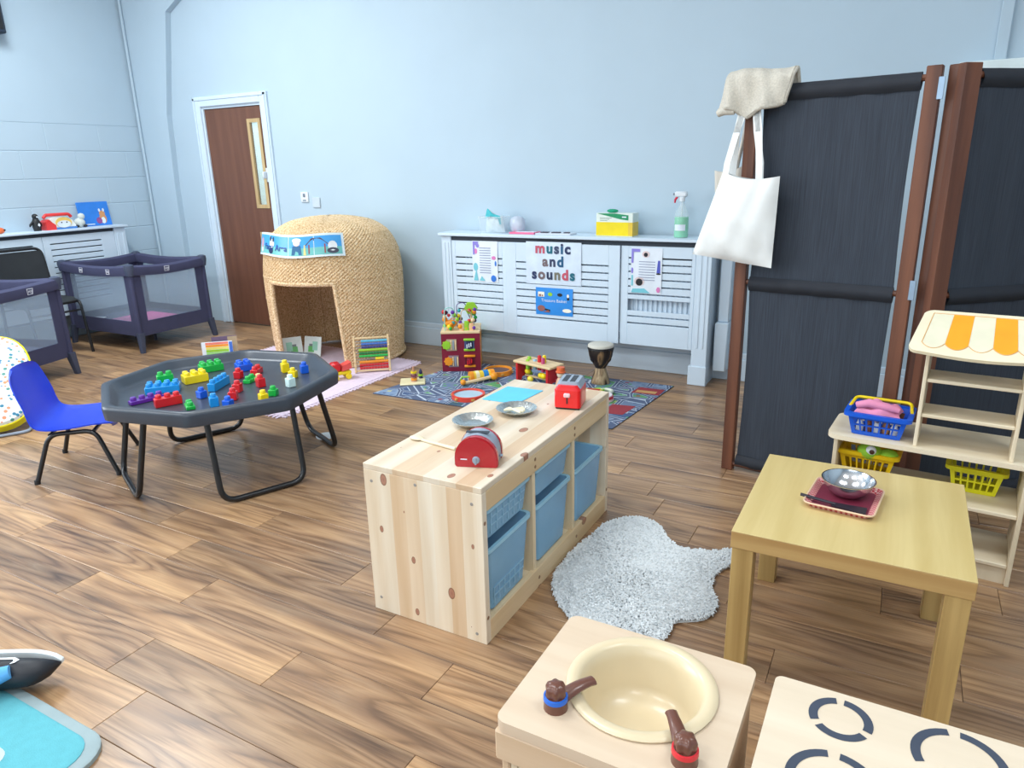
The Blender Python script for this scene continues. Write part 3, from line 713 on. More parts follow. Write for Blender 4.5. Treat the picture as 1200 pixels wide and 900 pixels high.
wm = NT('woven_red'); v = wm.coord((150, 150, 150)); ck = wm.n('TexChecker', Scale=1.0); wm.L(v, ck.inputs['Vector']); ck.inputs['Color1'].default_value = (*rgb(180, 30, 52), 1); ck.inputs['Color2'].default_value = (*rgb(222, 176, 172), 1); wm.L(ck.outputs[0], wm.b.inputs['Base Color']); wm.b.inputs['Roughness'].default_value = .6
m.build('woven_border', wm.m, t, 40)
m = MB(); m.tube([(x * 1.012, y * 1.012, .016) for x, y in rrect(-.091, .091, -.101, .101, .02)], .0028, 6, True); m.build('rim', tint('tray_rim_cream', 222, 190, 160), t)
t = thing('metal_bowl', 'small shiny steel bowl on the red woven tray', 'bowl', (-.062, 2.125, TZ + .0075))
m = MB(); m.lathe([(0, 0), (.03, .0), (.05, .012), (.066, .034), (.072, .05), (.0735, .05), (.0735, .0515), (.070, .0515), (.064, .035), (.048, .014), (.028, .002), (0, .002)], 40); m.build('bowl', plain('bright_steel', rgb(214, 216, 220), .16, 1.0, var=.02), t, 50)
t = thing('spatula', 'black plastic spatula resting on the red tray beside steel bowl', 'spatula', (-.105, 2.035, TZ + .0115), radians(-4))
m = MB(); m.tube([(-.075, .004, .008), (-.02, .0, .005), (.02, 0, .002)], [.005, .0045, .004], 8); m.build('handle', tint('spatula_black', 42, 38, 48, .35), t)
m = MB(); m.raw([(.01, -.012, -.0015), (.01, .012, -.0015), (.1, .024, -.003), (.1, -.02, -.003), (.01, -.012, .001), (.01, .012, .001), (.1, .024, -.001), (.1, -.02, -.001)], [(0, 1, 2, 3), (7, 6, 5, 4), (0, 4, 5, 1), (1, 5, 6, 2), (2, 6, 7, 3), (3, 7, 4, 0)]); m.build('blade', tint('spatula_black', 42, 38, 48, .35), t, 0)

# ================================================================== play kitchen: sink unit and hob unit
BIRCH = wood('birch_ply', rgb(204, 180, 154), rgb(218, 198, 174), 'X', .4, .7, .35)
BIRCHE = wood('birch_side', rgb(200, 170, 138), rgb(216, 190, 160), 'X', .45, .7, .35)
sx0, sx1, sy0, sy1, sz = -.52, -.145, .845, 1.178, .5
sk = thing('play_sink', 'birch play sink unit with cream basin in bottom foreground', 'play kitchen', ((sx0 + sx1) / 2, (sy0 + sy1) / 2, 0))
a, b = (sx1 - sx0) / 2, (sy1 - sy0) / 2
bc = (-.322 - (sx0 + sx1) / 2, 1.035 - (sy0 + sy1) / 2); br = .122; rxs, rys = 1.0, 1.0
out = rrect(-a, a, -b, b, .02, 6)
m = MB(); N = 48
def ray_rect(an):
    dx, dy = cos(an), sin(an); best = 9
    for k in range(len(out)):
        p, q = Vector(out[k]), Vector(out[(k + 1) % len(out)]); o_ = Vector(bc); d = Vector((dx, dy)); e = q - p
        den = d.x * e.y - d.y * e.x
        if abs(den) < 1e-9: continue
        w_ = p - o_; tt = (w_.x * e.y - w_.y * e.x) / den; ss = (w_.x * d.y - w_.y * d.x) / den
        if tt > 0 and -1e-6 <= ss <= 1 + 1e-6: best = min(best, tt)
    return (bc[0] + dx * best, bc[1] + dy * best)
angs = sorted(set([2 * pi * k / N for k in range(N)] + [math.atan2(p[1] - bc[1], p[0] - bc[0]) % (2 * pi) for p in out]))
O = [ray_rect(t_) for t_ in angs]; I = [(bc[0] + br * cos(t_), bc[1] + br * sin(t_)) for t_ in angs]
n = len(angs)
A = [m._v((*p, sz)) for p in O]; B = [m._v((*p, sz)) for p in I]; A2 = [m._v((*p, sz - .022)) for p in O]; B2 = [m._v((*p, sz - .022)) for p in I]
for i in range(n):
    j = (i + 1) % n; m.face([A[i], A[j], B[j], B[i]]); m.face([A2[i], A2[j], B2[j], B2[i]]); m.face([A[i], A[j], A2[j], A2[i]]); m.face([B[i], B[j], B2[j], B2[i]])
m.build('worktop', BIRCH, sk, 30)
MB().box(-a + .006, -a + .022, -b + .012, b - .006, 0, sz - .022, .003).build('side_panel', BIRCHE, sk, 0)
MB().box(a - .022, a - .006, -b + .012, b - .006, 0, sz - .022, .003).build('side_panel', BIRCHE, sk, 0)
MB().box(-a + .0, a, -b, -b + .016, sz - .085, sz - .022, .004).build('front_board', BIRCHE, sk, 0)
MB().box(-a + .022, a - .022, b - .02, b - .008, 0, sz - .022).build('back_panel', BIRCHE, sk, 0)
PCR = tint('slat_cream', 222, 206, 178, .5)
nb = 22; 
for i in range(nb):
    x = -a + .023 + (2 * a - .046) * i / nb
    if i == 0: bm0 = MB().box(0, (2 * a - .046) / nb - .0015, 0, .006, 0, sz - .087 - .03, .001).mesh('slat', PCR, 0)
    link('slat', bm0, sk, loc=(x, -b + .014, .03))
BAS = plain('basin_plastic', rgb(218, 200, 166), .32, var=.02, coat=.2)
m = MB(); m.lathe([(br + .012, sz + .001), (br + .013, sz + .004), (br + .009, sz + .0075), (br - .006, sz + .0075), (br - .013, sz + .002), (br - .020, sz - .02), (br - .028, sz - .075), (br - .045, sz - .094), (br - .075, sz - .1), (0, sz - .1), (0, sz - .106), (br - .05, sz - .103), (br - .022, sz - .08), (br - .008, sz - .02), (br - .004, sz + .001), (br + .012, sz + .001)], 56, (bc[0], bc[1], 0)); m.build('basin', BAS, sk, 60)
BRN = tint('tap_brown', 104, 62, 48, .35, coat=.3)
def tap(loc, rz, ring, label):
    t = bpy.data.objects.new('tap', None); COL.objects.link(t); t.parent = sk; t.location = loc; t.rotation_euler = (0, 0, rz); t['label'] = label
    m = MB(); m.lathe([(0, 0), (.0215, 0), (.0195, .026), (0, .026)], 20)
    P1 = []; secs = []
    for k in range(8):
        u = k / 7; x = .006 + .074 * u; z = .014 + .010 * sin(u * 2.2); wy = .0155 - .006 * u + (.0015 if k == 7 else 0); hz = .0095 - .003 * u
        secs.append([(x, wy * cos(q), z + hz * sin(q)) for q in [2 * pi * j / 10 for j in range(10)]])
    V = [[m._v(p) for p in s_] for s_ in secs]
    for A_, B_ in zip(V, V[1:]):
        for j in range(10): m.face([A_[j], A_[(j + 1) % 10], B_[(j + 1) % 10], B_[j]])
    m.face(V[-1]); m.face(V[0][::-1])
    m.build('spout', BRN, t, 50, 'brown plastic spout')
    m = MB(); m.lathe([(.0215, .018), (.0210, .026), (.018, .0265), (.018, .018), (.0215, .018)], 24); m.build('ring', ring[0], t, 40, ring[1])
    m = MB(); m.lathe([(0, .026), (.0165, .026), (.0175, .040), (.0145, .047), (.007, .050), (0, .050)], 36, (0, 0, 0), lambda an, z: 1 + .10 * cos(6 * an)); m.build('knob', BRN, t, 50)
ox, oy = (sx0 + sx1) / 2, (sy0 + sy1) / 2
tap((-.437 - ox, .918 - oy, sz), radians(58), (tint('tap_blue', 30, 105, 210, .4), 'blue ring'), 'cold tap of brown plastic with blue ring')
tap((-.207 - ox, .905 - oy, sz), radians(122), (tint('tap_red', 220, 45, 55, .4), 'red ring'), 'hot tap of brown plastic with red ring')
hx0, hx1, hy0, hy1 = -.112, .36, .80, 1.178
hb = thing('play_hob', 'birch play hob unit with dark ring marks in bottom right corner', 'play kitchen', ((hx0 + hx1) / 2, (hy0 + hy1) / 2, 0))
a, b = (hx1 - hx0) / 2, (hy1 - hy0) / 2
m = MB(); m.prism(rrect(-a, a, -b, b, .014), sz - .022, sz); m.build('worktop', wood('birch_pale', rgb(212, 194, 170), rgb(226, 210, 188), 'X', .4, .7, .35), hb, 30)
for x in (-a + .006, a - .022): MB().box(x, x + .016, -b + .012, b - .006, 0, sz - .022, .003).build('side_panel', BIRCHE, hb, 0)
MB().box(-a, a, -b, -b + .016, sz - .085, sz - .022, .004).build('front_board', BIRCHE, hb, 0)
MB().box(-a + .022, a - .022, b - .02, b - .008, 0, sz - .022).build('back_panel', BIRCHE, hb, 0)
INKB = tint('burner_slate', 62, 70, 86, .55)
cxh, cyh = (hx0 + hx1) / 2, (hy0 + hy1) / 2
def burner(cx, cy, rad):
    for a0, a1 in ((8, 112), (128, 232), (248, 352)):
        m = MB(); n_ = 14; w_ = .0145; pts = []
        ar = [radians(a0 - 25 + (a1 - a0) * i / n_) for i in range(n_ + 1)]
        op = [(cx + rad * cos(t_), cy + rad * sin(t_)) for t_ in ar]; ip = [(cx + (rad - w_) * cos(t_), cy + (rad - w_) * sin(t_)) for t_ in ar]
        m.raw([(x - cxh, y - cyh, sz + .0006) for x, y in op + ip], [(i, i + 1, n_ + 2 + i, n_ + 1 + i) for i in range(n_)])
        m.build('burner_mark', INKB, hb, 0)
burner(.001, 1.112, .05); burner(.172, 1.100, .068); burner(.004, .962, .07); burner(.235, .93, .05)

# ================================================================== black octagonal tray on a stand, building blocks
TC = (-2.865, 2.232); TR = .455; TFZ = .408
tt = thing('play_tray', 'black octagonal play tray on black tube legs scattered with building blocks', 'play tray', (TC[0], TC[1], 0), 0)
TRAYM = plain('tray_black', rgb(56, 63, 74), .34, var=.10, vscale=7, bump=.15, bscale=200)
def octo(ap, r, n=3, off=13):
    """octagon of apothem ap with softened corners"""
    V = [(ap / cos(pi / 8) * cos(radians(off + 22.5 + 45 * k)), ap / cos(pi / 8) * sin(radians(off + 22.5 + 45 * k))) for k in range(8)]; out = []
    for k in range(8):
        p, c, q = Vector(V[k - 1]), Vector(V[k]), Vector(V[(k + 1) % 8])
        a = c + (p - c).normalized() * r; b = c + (q - c).normalized() * r
        for i in range(n + 1):
            t_ = i / n; out.append(tuple((1 - t_) ** 2 * a + 2 * t_ * (1 - t_) * c + t_ * t_ * b))
    return out
rings = [(.44, .03, TFZ - .006), (.46, .03, TFZ - .022), (.505, .025, TFZ - .024), (.517, .025, TFZ - .018), (.522, .025, TFZ + .03), (.518, .03, TFZ + .042), (.508, .035, TFZ + .047), (.492, .04, TFZ + .046), (.482, .05, TFZ + .040), (.462, .06, TFZ + .012), (.446, .06, TFZ + .002), (.43, .06, TFZ)]
m = MB(); R_ = [[m._v((*p, z)) for p in octo(ap, r)] for ap, r, z in rings]
for A_, B_ in zip(R_, R_[1:]):
    for i in range(len(A_)): m.face([A_[i], A_[(i + 1) % len(A_)], B_[(i + 1) % len(A_)], B_[i]])
m.face(R_[-1]); m.face(R_[0][::-1]); m.build('tray', TRAYM, tt, 50)
FR = radians(-24)
for k in range(4):
    an = FR + k * pi / 2; m = MB().at((0, 0, 0), an)
    m.tube(fillet([(.395, -.19, TFZ - .012), (.475, -.19, .014), (.475, .19, .014), (.395, .19, TFZ - .012)], .07, 6), .0135, 10)
    lg = m.build('leg_frame', BLACKM, tt, 50)
    m = MB().at((0, 0, 0), an)
    for y in (-.09, .09): m.T = Matrix.Rotation(an, 4, 'Z'); m.box(.468, .482, y - .012, y + .012, .0, .012, .002)
    m.build('foot_pad', BLACKP, lg, 0)
def block(nx, ny, mat, x, y, rz, label, z=TFZ, hh=.034, flat=False, side=False):
    """chunky building block of nx by ny studs"""
    u = .038
    m = MB()
    if side: m.T = Matrix.Translation((0, 0, ny * u / 2)) @ Matrix.Rotation(pi / 2, 4, 'X') @ Matrix.Translation((0, 0, -hh / 2))
    m.box(-nx * u / 2 + .0004, nx * u / 2 - .0004, -ny * u / 2 + .0004, ny * u / 2 - .0004, 0, hh, .0022)
    T = m.T.copy(); o = m.build('building_block', mat, None, 40)
    for i in range(nx):
        for j in range(ny):
            s_ = MB(); s_.T = T; s_.lathe([(.0132, hh - .001), (.0132, hh + .013), (.011, hh + .0165), (0, hh + .0165)], 14, ((i - (nx - 1) / 2) * u, (j - (ny - 1) / 2) * u, 0)); s_.build('stud', mat, o, 45)
    o.location = (x, y, z + .0005); o.rotation_euler = (0, 0, radians(rz)); return tag(o, label, 'building block', 'building blocks on the black tray')
for a in ((4, 1, PUR, -2.985, 1.905, 77, 'flat purple four stud block near left corner of black tray', .018),
          (4, 2, SKY, -3.052, 2.040, 48, 'long sky blue block at left side of black tray', .034),
          (2, 1, GRN, -3.15, 2.125, 60, 'green block half hidden behind the long sky blue block', .05),
          (3, 2, YEL, -3.055, 2.222, 68, 'long yellow block in left half of black tray', .04),
          (3, 2, GRN, -3.155, 2.400, 65, 'green three stud block at back rim of black tray', .036),
          (1, 1, BLU, -2.793, 2.053, 85, 'blue single block in front of sky blue slanted block', .034),
          (2, 1, GRN, -2.715, 1.927, 150, 'low green block near front rim of black tray', .016),
          (1, 1, SKY, -2.633, 1.991, 60, 'sky blue single block near front rim of tray', .044),
          (1, 1, BLU, -2.564, 2.010, 100, 'blue single block close to front rim of tray', .034),
          (2, 2, BLU, -3.0, 2.482, 66, 'blue two stud block at back rim of black tray', .036),
          (1, 1, RED, -2.899, 2.359, 20, 'red single block in front of blue back block', .036),
          (1, 2, RED, -2.875, 2.455, 25, 'red block right of blue back block on tray', .028),
          (1, 1, RED, -2.712, 2.191, 25, 'red block behind another red block in middle of tray', .04),
          (1, 1, RED, -2.630, 2.095, 35, 'red block in middle of tray, nearest of the red ones', .04),
          (2, 1, GRN, -2.79, 2.335, 110, 'small green slab block beside red blocks right of middle', .018),
          (1, 1, RED, -2.675, 2.299, 70, 'tall red single block beside the small green slab', .044),
          (1, 1, YEL, -2.485, 2.140, 68, 'yellow single block near right front rim of tray', .036),
          (1, 1, GRN, -2.508, 2.222, 25, 'green single block touching yellow one near right front rim', .03),
          (1, 1, YEL, -2.76, 2.542, 62, 'tall yellow block at right back of black tray', .048),
          (1, 1, YEL, -2.642, 2.480, 20, 'yellow block leaning close to the white block', .036),
          (1, 1, PALE, -2.539, 2.361, 75, 'white single block on right side of black tray', .044),
          (1, 1, BLU, -2.655, 2.572, 58, 'blue single block at right back rim of tray', .042)):
    block(a[0], a[1], a[2], a[3], a[4], a[5], a[6], hh=a[7])
block(3, 1, RED, -2.841, 1.912, 67, 'red three stud block lying on its side on tray', side=False, hh=.040)
block(4, 1, SKY, -2.855, 2.202, 113, 'sky blue four stud block set end on in tray', hh=.040)
block(1, 1, tint('block_cream', 226, 214, 140, .4), -2.775, 2.375, 40, 'small cream block among red blocks right of middle', hh=.016)

# ------------------------------------------------------------------ blue child's chair
CH = plain('chair_blue', rgb(14, 62, 214), .38, var=.03, bump=.05, bscale=300)
ca = Vector((-3.517, 1.627)); cb = Vector((-3.80, 1.92)); fw = Vector((.72, .69)).normalized(); sd = (cb - ca).normalized()
org = (ca + cb) / 2 + fw * .17
ch = thing('child_chair', 'blue plastic child chair with black metal legs at the black tray', 'chair', (org.x, org.y, 0), math.atan2(fw.y, fw.x))
# local x = forward, y = left
prof = [(.185, .230), (.178, .247), (.10, .249), (.0, .243), (-.09, .245), (-.145, .268), (-.172, .32), (-.192, .39), (-.212, .46), (-.226, .515), (-.234, .538)]
wid = [.165, .178, .185, .195, .200, .200, .198, .196, .19, .165, .10]
def shell(u, v, off):
    k = min(int(v * (len(prof) - 1)), len(prof) - 2); t_ = v * (len(prof) - 1) - k
    def cr(a, b, c, d): return .5 * (2 * b + (c - a) * t_ + (2 * a - 5 * b + 4 * c - d) * t_ ** 2 + (3 * b - a - 3 * c + d) * t_ ** 3)
    g = lambda L, i: L[max(0, min(len(L) - 1, i))]
    X = cr(*[g(prof, k + j)[0] for j in (-1, 0, 1, 2)]); Z = cr(*[g(prof, k + j)[1] for j in (-1, 0, 1, 2)]); Wd = cr(*[g(wid, k + j) for j in (-1, 0, 1, 2)])
    s_ = 2 * u - 1; y = Wd * s_
    up = .022 * abs(s_) ** 3; back = min(1, max(0, (v - .42) * 4))
    return (X + up * 1.2 * back - off * (-.96 * back), y, Z + up * (1 - back) * .8 - off * (1 - back))
m = MB(); NU, NV = 14, 30
V1 = [[m._v(shell(i / NU, j / NV, 0)) for j in range(NV + 1)] for i in range(NU + 1)]
V2 = [[m._v((lambda q: (q[0] - (.006 if j / NV > .5 else 0), q[1], q[2] - (.006 if j / NV <= .5 else .002)))(shell(i / NU, j / NV, 0))) for j in range(NV + 1)] for i in range(NU + 1)]
for i in range(NU):
    for j in range(NV):
        m.face([V1[i][j], V1[i + 1][j], V1[i + 1][j + 1], V1[i][j + 1]]); m.face([V2[i][j], V2[i][j + 1], V2[i + 1][j + 1], V2[i + 1][j]])
for j in range(NV): m.face([V1[0][j], V1[0][j + 1], V2[0][j + 1], V2[0][j]]); m.face([V1[NU][j], V2[NU][j], V2[NU][j + 1], V1[NU][j + 1]])
for i in range(NU): m.face([V1[i][0], V2[i][0], V2[i + 1][0], V1[i + 1][0]]); m.face([V1[i][NV], V1[i + 1][NV], V2[i + 1][NV], V2[i][NV]])
m.build('seat_shell', CH, ch, 60)
for sy in (-1, 1):
    m = MB(); m.tube(fillet([(.185, .205 * sy, .008), (.105, .165 * sy, .228), (-.095, .165 * sy, .228), (-.17, .205 * sy, .008)], .05, 6), .011, 10)
    lg = m.build('leg_frame', BLACKM, ch, 50)
    for x in (.186, -.171):
        q = MB(); q.lathe([(0, 0), (.0135, 0), (.0125, .02), (0, .02)], 12, (x, .206 * sy, 0)); q.build('foot_cap', BLACKP, lg, 40)
m = MB(); m.tube([(.10, -.165, .225), (.10, .165, .225)], .009, 8); m.build('crossbar', BLACKM, ch, 50)
m = MB(); m.tube([(-.09, -.165, .225), (-.09, .165, .225)], .009, 8); m.build('crossbar', BLACKM, ch, 50)

# ------------------------------------------------------------------ travel cots
COTF = plain('cot_fabric', rgb(62, 64, 94), .85, var=.06, bump=.1, bscale=300); COTD = plain('cot_plastic', rgb(62, 70, 92), .5)
MESHM = plain('cot_mesh', rgb(172, 192, 212), .7, alpha=.24, var=.02)
def cot(name, label, x0, y0, L, Wd, rz, mat_pad, padlabel):
    t = thing('travel_cot', label, 'travel cot', (x0, y0, 0), rz, 'travel cots')
    H_, zb = .715, .185; g = .012
    rail = []
    for (a, b) in (((0, 0), (L, 0)), ((L, 0), (L, Wd)), ((L, Wd), (0, Wd)), ((0, Wd), (0, 0))):
        A_, B_ = Vector(a), Vector(b); d = (B_ - A_).normalized(); n_ = Vector((-d.y, d.x))
        secs = []
        for k in range(9):
            u = k / 8; p = A_ + (B_ - A_) * u; sag = -.022 * sin(pi * u)
            secs.append([(p.x + n_.x * q[0], p.y + n_.y * q[0], H_ + sag + q[1]) for q in ((-.028, -.075), (-.034, -.04), (-.03, -.008), (0, .006), (.03, -.008), (.034, -.04), (.028, -.075))])
        m = MB(); V = [[m._v(q) for q in s_] for s_ in secs]
        for P_, Q_ in zip(V, V[1:]):
            for j in range(7): m.face([P_[j], P_[(j + 1) % 7], Q_[(j + 1) % 7], Q_[j]])
        m.face(V[0][::-1]); m.face(V[-1]); r_ = m.build('padded_rail', COTF, t, 50)
        # mesh window with fabric surround
        Ln = (B_ - A_).length; post = .085
        m = MB(); T = Matrix(((d.x, 0, 0, A_.x), (d.y, 0, 0, A_.y), (0, 1, 0, 0), (0, 0, 0, 1)))
        m.T = Matrix(((d.x, n_.x, 0, A_.x), (d.y, n_.y, 0, A_.y), (0, 0, 1, 0), (0, 0, 0, 1)))
        m.box(0, post, -.004, .004, zb - .05, H_ - .05); m.box(Ln - post, Ln, -.004, .004, zb - .05, H_ - .05); m.box(post, Ln - post, -.004, .004, zb - .05, zb + .07)
        m.build('side_panel', COTF, t, 0)
        m = MB(); m.T = Matrix(((d.x, n_.x, 0, A_.x), (d.y, n_.y, 0, A_.y), (0, 0, 1, 0), (0, 0, 0, 1)))
        m.box(post, Ln - post, -.001, .001, zb + .07, H_ - .06); m.build('mesh_window', MESHM, t, 0)
        # stitched white badge on the rail
        for u_ in ((.35, .75) if Ln > .8 else (.45,)):
            m = MB(); m.T = Matrix(((d.x, n_.x, 0, A_.x + d.x * Ln * u_), (d.y, n_.y, 0, A_.y + d.y * Ln * u_), (0, 0, 1, H_ - .05), (0, 0, 0, 1)))
            yy = -.0375; W_ = tint('badge_white', 214, 216, 228, .7)
            m.tube([(-.022, yy, -.022), (.018, yy, -.022), (.024, yy, .016), (-.022, yy, .016)], .0022, 4, True)
            m.tube([(-.014, yy, -.012), (-.012, yy, .006), (-.006, yy, -.006), (0, yy, .006), (.002, yy, -.012)], .0022, 4); m.tube([(.006, yy, .005), (.010, yy, -.004), (.018, yy, .007), (.008, yy, -.018)], .0022, 4)
            o_ = m.build('badge', W_, r_, 0, 'white stitched badge'); o_['kind'] = 'stuff'
    for cx, cy, sx, sy in ((0, 0, -1, -1), (L, 0, 1, -1), (L, Wd, 1, 1), (0, Wd, -1, 1)):
        m = MB(); m.tube([(cx + sx * .002, cy + sy * .002, zb - .07), (cx, cy, H_ - .03)], .019, 10); p_ = m.build('corner_post', COTF, t, 50)
        m = MB(); m.frustum([(cx + sx * .018 + a, cy + sy * .016 + b) for a, b in rrect(-.018, .018, -.018, .018, .007, 2)], [(cx + a, cy + b) for a, b in rrect(-.027, .027, -.027, .027, .01, 2)], 0, .165); m.build('foot', COTD, t, 30, 'dark grey plastic foot')
        m = MB(); m.lathe([(0, -.085), (.030, -.08), (.040, -.02), (.036, .006), (.02, .014), (0, .016)], 14, (cx, cy, H_)); m.build('corner_cap', COTD, t, 50)
    m = MB(); m.box(.03, L - .03, .03, Wd - .03, zb - .05, zb - .015, .006); m.build('base', COTF, t, 0)
    m = MB(); m.box(.02, L - .02, .02, Wd - .02, zb - .012, zb + .02, .01); m.build('mattress', COTF, t, 0)
    for x in (.35, .65): 
        m = MB(); m.tube([(L * x, Wd * .5, 0), (L * x, Wd * .5, zb - .05)], .012, 8); m.build('centre_leg', COTD, t, 40)
    return t
c1 = cot('travel_cot', 'navy travel cot nearest the door with pink blanket inside', -6.375, 3.53, .92, .69, 0, None, None)
c2 = cot('travel_cot', 'navy travel cot cut off by left edge of frame', -6.28, 1.88, .93, 1.0, radians(0), None, None)
c2.rotation_euler = (0, 0, radians(15)); v_ = Matrix.Rotation(radians(15), 3, 'Z') @ Vector((.93, 1.0, 0)); c2.location = (-5.345 - v_.x, 2.885 - v_.y, 0)
m = MB(); m.box(-5.93, -5.52, 3.60, 3.98, .2215, .236, .006)
tag(m.build('blanket', tint('pink_blanket', 205, 95, 160, .9, bump=.2), None, 0), 'folded pink blanket lying inside the travel cot nearest the door', 'blanket')
m = MB(); m.at((-6.12, 3.60, .2215), .4); m.box(-.06, .06, -.03, .03, 0, .012, .004)
tag(m.build('cloth', tint('cot_white', 220, 226, 232, .8), None, 0), 'small folded white cloth inside the travel cot nearest the door', 'cloth')

# ------------------------------------------------------------------ black padded chair behind the cots
bc_ = thing('stacking_chair', 'black padded metal stacking chair between the two travel cots', 'chair', (-6.14, 3.17, 0), radians(0))
BF = plain('chair_fabric_black', rgb(40, 44, 48), .8, var=.1, bump=.2, bscale=400)
m = MB(); m.frustum(rrect(-.17, .2, -.2, .2, .06), rrect(-.18, .21, -.21, .21, .07), .42, .44); m.frustum(rrect(-.18, .21, -.21, .21, .07), rrect(-.16, .19, -.19, .19, .06), .44, .465, False, True); m.build('seat', BF, bc_, 50)
m = MB(); m.grid(lambda u, v: (-.185 - .03 * v - .02 * sin(pi * u), -.2 + .4 * u, .56 + .27 * v), 10, 6); m.grid(lambda u, v: (-.205 - .03 * v - .02 * sin(pi * u), -.2 + .4 * u, .56 + .27 * v), 10, 6); m.box(-.21, -.19, -.2, .2, .56, .58); m.build('backrest', BF, bc_, 50)
m = MB(); m.tube(fillet([(-.2, -.21, .0), (-.17, -.21, .43), (-.235, -.21, .85), (-.235, .21, .85), (-.17, .21, .43), (-.2, .21, .0)], .07, 6), .012, 8); m.build('back_frame', BLACKM, bc_, 50)
for y in (-.205, .205):
    m = MB(); m.tube(fillet([(-.16, y, .43), (.19, y, .43), (.24, y, 0)], .05, 5), .012, 8); m.build('leg', BLACKM, bc_, 50)
m = MB(); m.tube([(.2, -.205, .36), (.2, .205, .36)], .008, 8); m.build('crossbar', BLACKM, bc_, 50)
m = MB(); m.tube([(-.19, -.205, .25), (-.19, .205, .25)], .008, 8); m.build('crossbar', BLACKM, bc_, 50)

# ------------------------------------------------------------------ yellow edged baby seat
BS = NT('speckled_print'); v = BS.coord((1, 1, 1)); vo = BS.n('TexVoronoi', Scale=36.0); BS.L(v, vo.inputs['Vector'])
cf = BS.ramp(BS.n('SeparateColor').outputs[0] if False else vo.outputs['Distance'], [(.32, (0, 0, 0)), (.40, (1, 1, 1))]); hue = BS.ramp(vo.outputs['Color'], [(0, rgb(60, 130, 160)), (.4, rgb(90, 150, 140)), (.55, rgb(230, 150, 110)), (.8, rgb(120, 150, 200)), (1, rgb(220, 200, 80))], 'CONSTANT')
BS.L(BS.mix(cf.outputs[0], hue.outputs[0], rgb(232, 236, 236)), BS.b.inputs['Base Color']); BS.b.inputs['Roughness'].default_value = .85
bs = thing('baby_seat', 'yellow edged baby seat with white speckled print at left frame edge', 'baby seat', (-4.64, 2.0, 0), radians(60))
YF_ = tint('yellow_fabric', 240, 228, 40, .85)
def pad_pts(kx, ky): return [(kx * (abs(cos(a)) ** .7) * (1 if cos(a) > 0 else -1), ky * (abs(sin(a)) ** .7) * (1 if sin(a) > 0 else -1)) for a in [2 * pi * i / 40 for i in range(40)]]
MT = Matrix.Translation((0, 0, .25)) @ Matrix.Rotation(radians(40), 4, 'X')
m = MB(); m.T = MT; q0 = pad_pts(.23, .33); q1 = pad_pts(.22, .32); q2 = pad_pts(.15, .25)
m.frustum(q0, q1, .03, .05, False, False); m.frustum(q1, q2, .05, .075, False, True); m.build('seat_pad', BS.m, bs, 60)
m = MB(); m.T = MT; m.frustum(pad_pts(.18, .27), pad_pts(.235, .335), -.08, -.02, True, False); m.frustum(pad_pts(.235, .335), q0, -.02, .03, False, False); m.build('seat_base', YF_, bs, 60)
m = MB(); m.T = MT; m.tube([(x, y, .03) for x, y in pad_pts(.232, .332)], .006, 8, True); m.build('piping', YF_, bs, 60)
m = MB(); m.tube(fillet([(-.16, .16, .35), (-.18, .28, .01), (-.18, -.28, .01), (.18, -.28, .01), (.18, .28, .01), (.16, .16, .35)], .05, 5), .009, 8); m.build('wire_frame', GREYP, bs, 50)

# ================================================================== rugs
def sheet(pts, z0, z1, mat, name, label, cat):
    return tag(MB().prism(pts, z0, z1).build(name, mat, None, 0), label, cat)
PR = plain('pink_rug', rgb(226, 206, 222), .95, var=.06, vscale=30, bump=.5, bscale=220)
rp = [(-3.16, 2.84), (-3.14, 4.20), (-4.55, 4.32), (-4.58, 2.98)]
rug = sheet(rp, .0, .008, PR, 'pink_rug', 'pale pink rug with tufted edge under the wicker den', 'rug')
m = MB(); rn = random.Random(5)
for p, q in zip(rp, rp[1:] + rp[:1]):
    P_, Q_ = Vector(p), Vector(q); d = (Q_ - P_).normalized(); n_ = Vector((d.y, -d.x)); L_ = (Q_ - P_).length
    if (P_ + Q_).dot(n_) < 2 * sum((Vector(x) for x in rp), Vector((0, 0))).dot(n_) / 4: n_ = -n_
    k = 0
    while k * .032 < L_:
        c = P_ + d * (k * .032 + .006) + n_ * .012; m.ball((c.x, c.y, .003), .016, 6, (1, 1, .33)); c2 = c + n_ * .016; m.ball((c2.x + rn.uniform(-.004, .004), c2.y, .003), .011, 6, (1, 1, .4)); k += 1
o = m.build('tufts', PR, rug, 60); o['kind'] = 'stuff'
RM = NT('road_map_print'); v = RM.coord((1, 1, 1)); mpn = RM.n('Mapping'); mpn.inputs['Scale'].default_value = (1, 1, 0); RM.L(v, mpn.inputs[0])
ve = RM.n('TexVoronoi', feature='DISTANCE_TO_EDGE', Scale=6.4, Randomness=.7); RM.L(mpn.outputs[0], ve.inputs['Vector'])
vc = RM.n('TexVoronoi', feature='F1', Scale=6.4, Randomness=.7); RM.L(mpn.outputs[0], vc.inputs['Vector'])
vs = RM.n('TexVoronoi', feature='F1', distance='CHEBYCHEV', Scale=24.0, Randomness=.8); RM.L(mpn.outputs[0], vs.inputs['Vector'])
sepc = RM.n('SeparateColor'); RM.L(vc.outputs['Color'], sepc.inputs[0]); seps = RM.n('SeparateColor'); RM.L(vs.outputs['Color'], seps.inputs[0])
g1 = RM.ramp(sepc.outputs[0], [(0, rgb(62, 92, 108)), (.25, rgb(92, 150, 96)), (.45, rgb(108, 124, 152)), (.62, rgb(70, 90, 128)), (.78, rgb(112, 168, 104)), (.9, rgb(128, 148, 176))], 'CONSTANT')
